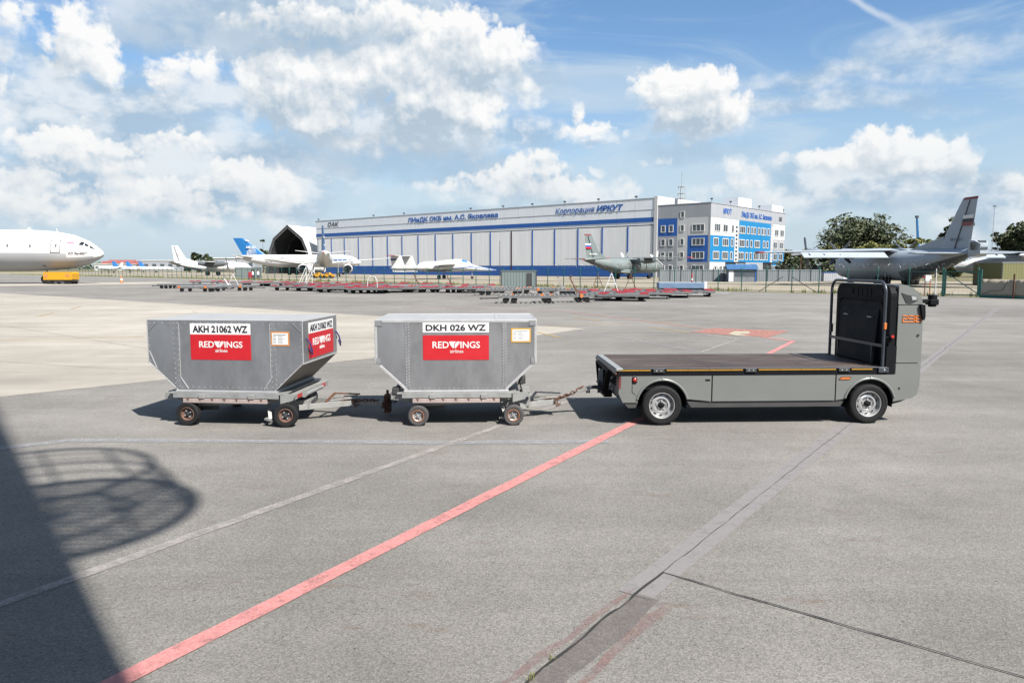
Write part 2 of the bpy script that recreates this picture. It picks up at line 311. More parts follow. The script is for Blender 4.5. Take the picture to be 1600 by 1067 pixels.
def ground_mat(name, col, grain=.32, stain=(.07, .062, .052), speck=True, patch=.14, streak=.1):
    """asphalt / concrete: fine aggregate, broad wear patches, small rusty and dark spots"""
    m = bpy.data.materials.new(name); m.use_nodes = True; nt = m.node_tree; N = nt.nodes.new; L = nt.links.new
    b = nt.nodes['Principled BSDF']; b.inputs['Roughness'].default_value = .88; b.inputs['Specular IOR Level'].default_value = .3
    tc = N('ShaderNodeTexCoord'); P = tc.outputs['Object']
    def nz(scale, det, ro, vec=P, dist=0):
        n = N('ShaderNodeTexNoise'); n.inputs['Scale'].default_value = scale; n.inputs['Detail'].default_value = det; n.inputs['Roughness'].default_value = ro; n.inputs['Distortion'].default_value = dist; L(vec, n.inputs[0]); return n.outputs[0]
    def mr(x, a, b_, c, d):
        n = N('ShaderNodeMapRange'); n.inputs[1].default_value = a; n.inputs[2].default_value = b_; n.inputs[3].default_value = c; n.inputs[4].default_value = d; L(x, n.inputs[0]); return n.outputs[0]
    def mul(a, x):
        n = N('ShaderNodeMix'); n.data_type = 'RGBA'; n.blend_type = 'MULTIPLY'; n.inputs[0].default_value = 1
        if isinstance(a, tuple): n.inputs[6].default_value = a
        else: L(a, n.inputs[6])
        L(x, n.inputs[7]); return n.outputs[2]
    def mix(f, a, c):
        n = N('ShaderNodeMix'); n.data_type = 'RGBA'; L(f, n.inputs[0]); L(a, n.inputs[6]); n.inputs[7].default_value = (*c, 1); return n.outputs[2]
    mp = N('ShaderNodeMapping'); mp.inputs['Rotation'].default_value = (0, 0, R(35)); mp.inputs['Scale'].default_value = (.06, .9, 1); L(P, mp.inputs[0])
    mp2 = N('ShaderNodeMapping'); mp2.inputs['Rotation'].default_value = (0, 0, R(-25)); mp2.inputs['Scale'].default_value = (.35, 1.3, 1); L(P, mp2.inputs[0])
    c = mul((*col, 1), mr(nz(.09, 5, .6), .3, .7, 1 - patch, 1 + patch))
    c = mul(c, mr(nz(.28, 6, .62), .34, .66, 1 - patch * .55, 1 + patch * .35))
    c = mul(c, mr(nz(.8, 6, .65), .3, .7, 1 - patch * .5, 1 + patch * .5))
    c = mul(c, mr(nz(1.0, 7, .65, mp.outputs[0], .6), .3, .7, 1 - streak, 1 + streak))
    c = mul(c, mr(nz(85, 4, .85), .28, .72, 1 - grain, 1 + grain))
    if speck:
        v = N('ShaderNodeTexVoronoi'); v.inputs['Scale'].default_value = 75; L(P, v.inputs['Vector'])
        hv = N('ShaderNodeSeparateColor'); L(v.outputs['Color'], hv.inputs[0])
        c = mul(c, mr(hv.outputs[0], 0, 1, .76, 1.24))
        v2 = N('ShaderNodeTexVoronoi'); v2.inputs['Scale'].default_value = 22; L(P, v2.inputs['Vector'])
        s2 = N('ShaderNodeSeparateColor'); L(v2.outputs['Color'], s2.inputs[0])
        dk = N('ShaderNodeMath'); dk.operation = 'MULTIPLY'; L(mr(v2.outputs['Distance'], .10, .22, .75, 0), dk.inputs[0]); L(mr(s2.outputs[1], .74, .82, 0, 1), dk.inputs[1])
        c = mix(dk.outputs[0], c, (.02, .019, .018))
        lt = N('ShaderNodeMath'); lt.operation = 'MULTIPLY'; L(mr(v2.outputs['Distance'], .06, .16, .7, 0), lt.inputs[0]); L(mr(s2.outputs[2], .88, .93, 0, 1), lt.inputs[1])
        c = mix(lt.outputs[0], c, (.22, .21, .19))
    c = mix(mr(nz(2.2, 7, .74, mp2.outputs[0]), .60, .70, 0, .6), c, (.085, .052, .036))
    c = mix(mr(nz(.33, 6, .7), .60, .74, 0, .42), c, stain)
    L(c, b.inputs['Base Color'])
    bp = N('ShaderNodeBump'); bp.inputs['Strength'].default_value = .55; bp.inputs['Distance'].default_value = .015; L(nz(70, 4, .7), bp.inputs['Height']); L(bp.outputs[0], b.inputs['Normal'])
    return m

def paint_mat(name, col, wear_lo=.42, wear_hi=.62, keep=.85, grain=.2):
    """worn road paint: the surface below shows where it has gone"""
    m = bpy.data.materials.new(name); m.use_nodes = True; nt = m.node_tree; N = nt.nodes.new; L = nt.links.new
    b = nt.nodes['Principled BSDF']; b.inputs['Roughness'].default_value = .8
    tc = N('ShaderNodeTexCoord')
    n = N('ShaderNodeTexNoise'); n.inputs['Scale'].default_value = 5; n.inputs['Detail'].default_value = 12; n.inputs['Roughness'].default_value = .8; L(tc.outputs['Object'], n.inputs[0])
    g = N('ShaderNodeTexNoise'); g.inputs['Scale'].default_value = 60; g.inputs['Detail'].default_value = 4; L(tc.outputs['Object'], g.inputs[0])
    mr = N('ShaderNodeMapRange'); mr.inputs[1].default_value = .3; mr.inputs[2].default_value = .7; mr.inputs[3].default_value = 1 - grain; mr.inputs[4].default_value = 1 + grain; L(g.outputs[0], mr.inputs[0])
    mx = N('ShaderNodeMix'); mx.data_type = 'RGBA'; mx.blend_type = 'MULTIPLY'; mx.inputs[0].default_value = 1; mx.inputs[6].default_value = (*col, 1); L(mr.outputs[0], mx.inputs[7]); L(mx.outputs[2], b.inputs['Base Color'])
    wr = N('ShaderNodeMapRange'); wr.inputs[1].default_value = wear_lo; wr.inputs[2].default_value = wear_hi; wr.inputs[3].default_value = keep; wr.inputs[4].default_value = keep * .25; L(n.outputs[0], wr.inputs[0])
    tr = N('ShaderNodeBsdfTransparent'); ms = N('ShaderNodeMixShader'); L(wr.outputs[0], ms.inputs[0]); L(tr.outputs[0], ms.inputs[1]); L(b.outputs[0], ms.inputs[2])
    L(ms.outputs[0], nt.nodes['Material Output'].inputs['Surface'])
    return m

def leaf_mat(name, c0, c1):
    m = bpy.data.materials.new(name); m.use_nodes = True; nt = m.node_tree; N = nt.nodes.new; L = nt.links.new
    b = nt.nodes['Principled BSDF']; b.inputs['Roughness'].default_value = .7
    tc = N('ShaderNodeTexCoord'); n = N('ShaderNodeTexNoise'); n.inputs['Scale'].default_value = .9; n.inputs['Detail'].default_value = 5; L(tc.outputs['Object'], n.inputs[0])
    r = N('ShaderNodeMapRange'); r.inputs[1].default_value = .35; r.inputs[2].default_value = .65; L(n.outputs[0], r.inputs[0])
    mx = N('ShaderNodeMix'); mx.data_type = 'RGBA'; L(r.outputs[0], mx.inputs[0]); mx.inputs[6].default_value = (*c0, 1); mx.inputs[7].default_value = (*c1, 1); L(mx.outputs[2], b.inputs['Base Color'])
    return m

ASPHALT = ground_mat('asphalt', (.131, .125, .1165), grain=.46, patch=.22, streak=.13)
CONCRETE = ground_mat('pale_concrete', (.226, .209, .182), grain=.16, stain=(.13, .12, .105), speck=False, patch=.16, streak=.18)
TAXI = ground_mat('taxiway_concrete', (.195, .172, .133), grain=.1, stain=(.13, .115, .085), speck=False)
DRY = ground_mat('dry_grass', (.10, .09, .047), grain=.3, stain=(.07, .09, .03), speck=False, patch=.3)
P_RED = paint_mat('red_line_paint', (.33, .138, .132), .5, .72, .92)
P_REDW = paint_mat('worn_red_paint', (.28, .12, .095), .45, .65, .8)
P_WHITE = paint_mat('pale_line_paint', (.222, .206, .196), .42, .64, .78)
P_FAINT = paint_mat('faint_line_paint', (.195, .20, .215), .42, .68, .7)
P_YEL = paint_mat('yellow_line_paint', (.29, .20, .075), .4, .65, .8)
P_GREY = paint_mat('grey_strip_paint', (.158, .150, .151), .50, .90, .80, .10)
P_DUSK = paint_mat('dull_red_strip_paint', (.090, .076, .076), .38, .62, .60)
P_JOINT = paint_mat('slab_joint_filler', (.11, .10, .085), .45, .65, .6)
P_DRED = paint_mat('faded_red_edge_paint', (.165, .09, .085), .38, .58, .5)
P_CREAM = paint_mat('cream_patch_paint', (.27, .245, .19), .5, .7, .95)
TAR = mat('joint_tar', (.022, .021, .02), .8, var=.3, scale=8)
ALU = mat('brushed_aluminium', (.46, .465, .485), .42, .75, var=.16, scale=1.9, stretch=(1, 1, .45), tint=(.31, .31, .32), tint_amt=.6, tint_scale=2.4, tint_lo=.45, tint_hi=.66, bump=.25, bscale=2.2)
ALU_L = mat('light_aluminium', (.62, .62, .63), .42, .45, var=.08, scale=6)
ALU_TOP = mat('aluminium_roof', (.50, .505, .51), .5, .35, var=.07, scale=2)
ALU_BROWN = mat('brownish_aluminium', (.40, .35, .30), .6, .3, var=.25, scale=3, stretch=(1, 4, 1))  # browner tone for the containers' slanted lower sides
RIVET = mat('rivet_heads', (.80, .80, .80), .4, .4)
SEAM = mat('seam_strip', (.40, .405, .42), .5, .7, var=.1, scale=5)
DECKG = mat('dolly_deck_grey', (.20, .205, .21), .6, .1, var=.25, scale=3, tint=(.14, .12, .10), tint_amt=.6)
GALV = mat('galvanised_steel', (.42, .43, .43), .5, .45, var=.16, scale=7, tint=(.25, .22, .2), tint_amt=.5)
DOLLYG = mat('grey_dolly_paint', (.38, .385, .375), .55, .1, var=.14, scale=5, tint=(.2, .15, .12), tint_amt=.6, tint_scale=4)
PINK = mat('faded_pink_plate', (.50, .40, .375), .6, .05, var=.14, scale=8, tint=(.33, .32, .31), tint_amt=.7, tint_scale=5)
RUST = mat('rusty_steel', (.17, .075, .042), .85, .1, var=.4, scale=18, bump=.3)
RUSTRIM = mat('brown_rim', (.22, .115, .085), .75, .1, var=.25, scale=12)
ORANGE_RIM = mat('orange_ring', (.55, .20, .07), .6, 0, var=.2, scale=10)
RUBBER = mat('tyre_rubber', (.014, .014, .016), .8, 0, var=.25, scale=14, spec=.25, bump=.2, bscale=90)
RUBBER_G = mat('dusty_rubber', (.075, .07, .072), .85, 0, var=.25, scale=10)
BLACK = mat('black_plastic', (.009, .010, .013), .6, 0, var=.2, scale=6, spec=.1)
BLACKP = mat('black_panel', (.010, .012, .018), .6, 0, var=.15, scale=4, spec=.1)
DKSTEEL = mat('dark_blue_steel', (.075, .085, .105), .38, .5, var=.1, scale=6)
TRUCK = mat('grey_green_paint', (.242, .254, .246), .36, .15, var=.035, scale=1.5, coat=.35)
SILL = mat('dark_sill_plastic', (.058, .057, .058), .6, 0, var=.15)
PLY = mat('brown_deck_plywood', (.095, .070, .062), .60, 0, var=.34, spec=.16, scale=1.3, stretch=(.6, 2.2, 1), tint=(.20, .17, .155), tint_amt=.6, tint_scale=1.6, tint_lo=.48, tint_hi=.66)
AMBER = mat('amber_strip', (.46, .24, .02), .5, 0, var=.15, scale=20)
SILVER = mat('silver_wheel', (.60, .60, .61), .36, .6, var=.06, scale=8)
TAILL = mat('tail_lens', (.22, .05, .055), .3, 0, var=.3, scale=30)
REDL = mat('red_lens', (.55, .015, .012), .25, 0, coat=.5)
ORL = mat('orange_lens', (.75, .20, .03), .3, 0, coat=.5)
ORTXT = mat('orange_lettering', (.80, .22, .035), .5)
GLASSD = mat('dark_glass', (.022, .028, .032), .08, 0, spec=.8, coat=.6)
WHITE = mat('white_paint', (.80, .80, .80), .45, 0, var=.04, scale=.8, coat=.15)
WHITEV = mat('white_vinyl', (.80, .80, .79), .5, 0, var=.03)
REDV = mat('red_vinyl', (.66, .008, .018), .5, 0, var=.06, scale=3)
INK = mat('dark_ink', (.015, .017, .035), .6)
INKG = mat('grey_ink', (.30, .31, .33), .6)
ORV = mat('orange_frame', (.72, .30, .10), .6)
YELV = mat('amber_frame', (.75, .42, .06), .6)
PURPLE = mat('purple_strap', (.07, .05, .22), .8)
PLANEG = mat('blue_grey_aircraft_paint', (.47, .54, .62), .5, .1, var=.08, scale=.6)
PLANED = mat('dark_aircraft_grey', (.12, .14, .155), .6, 0, var=.2, scale=1)
ILG = mat('silver_belly', (.56, .57, .59), .5, .05, var=.12, scale=.5, stretch=(.25, 1, 1))
GREYA = mat('green_grey_aircraft_paint', (.24, .285, .285), .5, .05, var=.1, scale=.6)
CYAN = mat('bright_blue_livery', (.015, .20, .55), .45, 0, var=.06)
YELLOW = mat('yellow_paint', (.80, .40, .012), .45, 0, var=.07)
FABRICW = mat('white_tent_fabric', (.72, .72, .71), .7, 0, var=.04, scale=.3)
TENTIN = mat('dark_tent_lining', (.035, .04, .05), .9)
HGREY = mat('hangar_panel_grey', (.78, .81, .85), .55, .1, var=.05, scale=.4)
HDOOR = mat('hangar_door_sheet', (.93, .93, .93), .5, .15, var=.12, scale=.5, stretch=(6, 6, .12))
ROOFBLUE = mat('roof_blue', (.05, .17, .38), .5, 0, var=.08)
HBLUE = mat('hangar_blue', (.014, .14, .55), .5, 0, var=.06)
OBLUE_LIT = mat('office_blue_lit', (.012, .27, .60), .5, 0, var=.05, scale=.3)  # sunlight painted in: brighter copy of the blue on the office front
OWHITE = mat('office_white', (.66, .66, .66), .6, 0, var=.04, scale=.3)
OGREY = mat('office_grey', (.47, .49, .53), .6, 0, var=.04, scale=.3)
WINF = mat('window_frame_white', (.78, .78, .77), .5)
WING = mat('window_pane', (.10, .125, .15), .12, 0, spec=.7, var=.4, scale=.6)
DRED = mat('dark_maroon', (.07, .015, .02), .6)
TEAL = mat('fence_green', (.012, .15, .125), .5, 0, var=.15, scale=3)
WIRE = mat('fence_wire', (.28, .30, .30), .5, .6)
CORR = mat('grey_corrugated_sheet', (.27, .30, .325), .55, .2, var=.2, scale=.7, stretch=(5, 1, .4))
SHED = mat('grey_green_shed_sheet', (.20, .25, .245), .6, .1, var=.15, scale=1.5, stretch=(6, 6, .5))
FLAGRED = mat('flag_red', (.30, .06, .075), .6)
REDP = mat('red_pad', (.48, .03, .055), .6, 0, var=.15, scale=4)
DKGREY = mat('dark_grey_steel', (.055, .056, .06), .6, .2, var=.2)
BEIGET = mat('beige_tarp', (.56, .49, .38), .8, 0, var=.1, scale=1.2, bump=.5, bscale=2.5)
OLIVE = mat('yellow_green_wall', (.20, .20, .075), .7, 0, var=.08)
ROOFRED = mat('red_roof', (.34, .10, .09), .8, 0, var=.15)
TOWERG = mat('tower_cladding', (.12, .125, .14), .6, .1, var=.08, scale=.5)
BARK = mat('bark', (.07, .05, .035), .9, 0, var=.3, scale=4, bump=.4, bscale=8)
LEAF_D = leaf_mat('dark_leaves', (.036, .047, .021), (.068, .082, .034))
LEAF_Y = leaf_mat('yellow_green_leaves', (.095, .108, .028), (.17, .165, .048))
LEAF_F = leaf_mat('far_leaves', (.04, .055, .03), (.06, .075, .036))
SKIN = mat('skin', (.45, .27, .19), .6)

# ------------------------------------------------------------------ ground and markings
def sheet(name, pts, m, z):
    mb = MB(); mb.add([(p[0], p[1], z) for p in pts], [tuple(range(len(pts)))])
    return tag(mb.build(name, m), kind='structure')
FD = Vector((40.2 + 124, 57.8 - 212, 0)).normalized()          # along the perimeter fence
FN = Vector((-FD.y, FD.x, 0))                                  # beyond it
FP = Vector((40.2, 57.8, 0))
def fl(t, off=0): p = FP + FD * t + FN * off; return (p.x, p.y)
sheet('ground', [(-3000, -400), (3000, -400), (3000, 4500), (-3000, 4500)], DRY, -.012)
sheet('apron', [(-400, -60), (120, -60), fl(90, -.6), fl(-420, -.6), (-420, 330)], ASPHALT, 0)
sheet('taxiway', [fl(150, 3.2), fl(150, 62), fl(-260, 95), fl(-420, 95), fl(-420, 3.2)], TAXI, -.004)
sheet('concrete_apron', [(2.9, 28.9), (-3.74, 19.39), (-9.55, 13.56), (-60, -37), (-220, -37), (-220, 205), (-48.24, 69.45)], CONCRETE, .004)
sheet('concrete_strip', [G(-120, 449), G(0, 447.5), G(150, 445), G(300, 443.5), G(250, 440.5), G(0, 442.5), G(-120, 443)], CONCRETE, .004)

def line(name, pts, w, m, z, jag=0.0, step=.25):
    """painted strip along a polyline, with slightly ragged edges"""
    pts = [Vector((p[0], p[1], 0)) for p in pts]; dense = []
    for a, b in zip(pts, pts[1:]):
        n = max(1, int((b - a).length / step))
        dense += [a.lerp(b, i / n) for i in range(n)]
    dense.append(pts[-1]); mb = MB(); vs = []
    for i, p in enumerate(dense):
        a = dense[max(0, i - 1)]; b = dense[min(len(dense) - 1, i + 1)]; d = (b - a).normalized(); n = Vector((-d.y, d.x, 0))
        j1 = jag * (random.random() - .5); j2 = jag * (random.random() - .5)
        vs += [(p + n * (w / 2 + j1)) + Vector((0, 0, z)), (p - n * (w / 2 + j2)) + Vector((0, 0, z))]
    mb.add(vs, [(2 * i, 2 * i + 1, 2 * i + 3, 2 * i + 2) for i in range(len(dense) - 1)])
    return tag(mb.build(name, m), kind='structure')
line('red_line', [(-3.55, 1.92), (-2.3, 4.05), (2.04, 11.52), (9.2, 23.95)], .16, P_RED, .009, .01)
line('red_line', [G(1239, 533), G(1190, 527)], .2, P_RED, .010)
line('red_line', [G(640, 480), G(800, 484), G(878, 486), G(987, 499.7), G(1112, 515)], .16, P_REDW, .009)
sheet('red_marking', [G(1078, 519), G(1116, 513), G(1233, 517.5), G(1201, 527), G(1140, 524)], P_REDW, .012)
sheet('cream_marking', [G(1138, 522), G(1148, 518), G(1165, 518.5), G(1160, 517), G(1172, 519), G(1170, 522), G(1155, 522.5), G(1172, 526), G(1150, 525)], P_CREAM, .016)
line('pale_line', [(-5.9, 1.2), (-3.66, 5.05), (-.29, 10.82), (1.2, 13.4)], .12, P_WHITE, .008, .02)
line('faint_line', [G(-250, 745), G(0, 701), G(110, 688), G(300, 689), G(700, 692), G(950, 690)], .19, P_FAINT, .007, .03)
for a, b in (((897, 495.6), (940, 502)), ((850, 510), (975, 506)), ((1015, 511.5), (1078, 520)), ((838, 519), (876, 528)), ((59, 494.7), (84, 489)), ((110, 483.4), (127, 479)), ((169, 485.7), (197, 485)), ((1020, 503), (1060, 503.5))):
    line('yellow_line', [G(*a), G(*b)], .16, P_YEL, .010)
line('yellow_line', [G(-100, 535), G(0, 532), G(225, 526.6)], .14, P_YEL, .010)
line('white_line', [G(894, 515), G(980, 530), G(1100, 551)], .10, P_FAINT, .009)
line('white_line', [G(1094, 551), G(1153, 531), G(1094, 521.5)], .12, P_WHITE, .010)
line('joint_strip', [(.90, 5.20), (5.28, 11.28), (10.24, 18.1)], .27, P_GREY, .007, .0)
line('joint_strip', [(-1.27, 2.08), (.16, 4.0), (1.0, 5.17)], .22, P_DUSK, .0085, .05)
line('joint_strip', [(-1.13, 1.99), (.30, 3.91), (1.09, 5.02)], .07, P_DRED, .0095, .05)
line('joint_strip', [(-1.42, 2.2), (.0, 4.12), (.92, 5.3)], .05, P_DRED, .0095, .05)
line('joint_strip', [(10.24, 18.1), (29.57, 44.7)], .24, P_GREY, .007, .0)
def crack(a, b, w, amp, m=TAR, z=.011, step=.12):
    a = Vector((*a, 0)); b = Vector((*b, 0)); n = int((b - a).length / step); d = (b - a).normalized(); q = Vector((-d.y, d.x, 0))
    pts = [a.lerp(b, i / n) + q * amp * mnoise.noise(Vector((i * .35, a.x * 3, 0))) for i in range(n + 1)]
    return line('joint_crack', pts, w, m, z, w * .7, step)
crack((1.19, 5.6), (5.2, 2.3), .013, .016)
crack((-1.3, 2.12), (1.19, 5.6), .018, .03)
crack((1.19, 5.6), (10.24, 18.1), .007, .016)
crack((10.24, 18.1), (29.57, 44.7), .014, .04, step=.3)

for a_, b_ in (((0, 508), (230, 545)), ((100, 462), (420, 487)), ((0, 480), (210, 497)), ((300, 486), (500, 560)), ((-80, 560), (200, 578))):
    line('slab_joint', [G(*a_), G(*b_)], .035, P_JOINT, .008, .02)
# weeds growing out of the joint and along the fence
def tufts(name, pts, size, n, m):
    mb = MB()
    for p in pts:
        for _ in range(n):
            a = random.random() * 6.283; r = random.random() * size * .7; h = size * (.4 + random.random()); w = size * .10
            x, y = p[0] + r * math.cos(a), p[1] + r * math.sin(a); l = size * .5 * (random.random() - .5); dx, dy = w * math.cos(a), w * math.sin(a)
            mb.add([(x - dx, y - dy, 0), (x + dx, y + dy, 0), (x + l, y + l * .6, h)], [(0, 1, 2)])
    return mb.build(name, m)
wp = [(-.06 + .72 * k * .10 + random.uniform(-.02, .02), 3.86 + k * .10) for k in (0, .6, 1.0, 2.2, 2.6, 4.5)]
tag(tufts('weeds', wp, .035, 14, LEAF_Y), 'tiny weeds growing in the ground joint at the bottom edge', 'weeds', kind='stuff')
fp = []
for i in range(1500):
    t = random.uniform(-300, 40); o = random.gauss(1.0, .9)
    if mnoise.noise(Vector((t * .12, 3, 0))) + random.random() * .5 > .05: fp.append(fl(t, o))
tag(tufts('verge_grass', fp, .38, 7, LEAF_Y), 'dry grass and weeds along the foot of the green fence', 'grass', kind='stuff')

# ------------------------------------------------------------------ boarding tower behind the camera, whose shadow lies at the left
def build_tower():
    a = Vector((-.621, .784, 0)); n = Vector((.784, .621, 0))
    base = Vector((-2.19, 4.05, 0)) - a * 8.0
    t = thing('service_tower', base, 0, 'grey tower behind the viewer whose edge and round railing shade the ground at left', 'tower')
    mb = MB(); q = [Vector((0, 0, 0)), -n * 6, -n * 6 - a * 6, -a * 6]
    mb.prism([(p.x, p.y) for p in q], 'z', 0, 30); mb.build('wall', TOWERG, t, bevel=.03)
    mb = MB()
    for k in range(1, 9):
        for j in range(3):
            p = -n * 6.02 - a * (1.0 + j * 1.8); d = -a * 1.1
            mb.prism([(p.x, p.y), (p.x + d.x, p.y + d.y), (p.x + d.x + n.x * .1, p.y + d.y + n.y * .1), (p.x + n.x * .1, p.y + n.y * .1)], 'z', k * 3.3, k * 3.3 + 1.5)
    mb.build('window', WING, t)
    bz = (3.66 + 8.0) / .8905; r = 1.27
    def ring(z, rr, rad, mb, n_=40): mb.tube([(rr * math.cos(2 * math.pi * i / n_), rr * math.sin(2 * math.pi * i / n_), z) for i in range(n_)], rad, 6, closed=True)
    mb = MB(); ring(bz, r, .065, mb); ring(bz, r * .55, .035, mb)
    for k in range(6):
        an = math.pi * k / 6; mb.tube([(-r * math.cos(an), -r * math.sin(an), bz), (r * math.cos(an), r * math.sin(an), bz)], .022, 5)
    for k in range(-11, 12):
        yy = k * .108; hw = math.sqrt(max(0, r * r - yy * yy)); mb.box(-hw, hw, yy - .019, yy + .019, bz - .02, bz + .02)
    mb.build('balcony_floor', DKGREY, t)
    mb = MB(); ring(bz + 2.05, r, .05, mb); ring(bz + 1.1, r, .035, mb); ring(bz + .55, r, .02, mb); ring(bz + 1.35, r, .016, mb); ring(bz + 1.7, r, .016, mb)
    for k in range(10):
        an = 2 * math.pi * (k + .3) / 10; c, s_ = math.cos(an) * r, math.sin(an) * r; mb.tube([(c, s_, bz), (c, s_, bz + 2.05)], .028, 6)
    mb.build('balcony_railing', DKGREY, t)
build_tower()

# ------------------------------------------------------------------ baggage containers
def rivet_line(mb, a, b, step, y, mi, r=.0065):
    a = Vector((a[0], 0, a[1])); b = Vector((b[0], 0, b[1])); n = max(1, int((b - a).length / step))
    for i in range(n + 1):
        p = a.lerp(b, i / n); mb.disc((p.x, y, p.z), r, 'y', 6, mi, .004)
WINGLOGO = [[(0, 1), (.58, 1), (.40, .62), (.42, .0), (.30, .0), (.12, .45)], [(.46, .0), (.56, .0), (.86, 1), (.66, 1), (.48, .55)], [(.62, .08), (.68, .28), (.92, 1), (.98, 1)]]
def red_placard(parent, M, w, h, small=False):
    mb = MB(); mb.box(-w / 2, w / 2, -.004, 0, -h / 2, h / 2, 0, M); p = mb.build('red_placard', REDV, parent)
    k = w / 1.0; B = M @ Matrix.Translation((0, -.006, 0)) @ Matrix.Rotation(R(90), 4, 'X')
    mb = MB(); ht = .098 * k; zb = -.005 * k if not small else 0
    mb.text('RED', B @ Matrix.Translation((-.232 * k, zb, 0)), .245 * k, ht, 0, .012)
    mb.text('INGS', B @ Matrix.Translation((.215 * k, zb, 0)), .295 * k, ht, 0, .012)
    for poly in WINGLOGO:
        mb.prism([(-.105 * k + q[0] * .185 * k, zb + q[1] * ht) for q in poly], 'z', -.002, .002, 0, M=B)
    mb.text('airlines', B @ Matrix.Translation((.01 * k, zb - .075 * k, 0)), .20 * k, .052 * k, 0, .0)
    mb.build('airline_lettering', WHITEV, p)
    return p
def white_placard(parent, M, w, h, text):
    mb = MB(); mb.box(-w / 2, w / 2, -.004, 0, -h / 2, h / 2, 0, M); p = mb.build('number_placard', WHITEV, parent)
    mb = MB(); mb.text(text, M @ Matrix.Translation((0, -.006, -h * .30)) @ Matrix.Rotation(R(90), 4, 'X'), w * .91, h * .62, 0, .03); mb.build('number_lettering', INK, p)
def notice(parent, x, z, w, h, m):
    mb = MB(); mb.box(x - w / 2, x + w / 2, -.772, -.766, z - h / 2, z + h / 2); p = mb.build('notice_frame', m, parent)
    b = .022
    mb = MB(); mb.box(x - w / 2 + b, x + w / 2 - b, -.775, -.7722, z - h / 2 + b, z + h / 2 - b)
    s = mb.build('notice_sheet', WHITEV, p)
    mb = MB()
    for k in range(7):
        zz = z + h / 2 - b - .022 - k * (h - 2 * b - .03) / 7; x0 = x - w / 2 + b + .012; x1 = x + w / 2 - b - .012
        if k == 0: mb.box(x0 + .01, x1 - .01, -.7775, -.7753, zz - .005, zz + .004)
        else:
            for q, l in ((0, .05), (.075, random.uniform(.06, .11))): mb.box(x0 + q, min(x1, x0 + q + l), -.7775, -.7753, zz - .0025, zz + .0025)
    mb.build('notice_text', INKG, p)

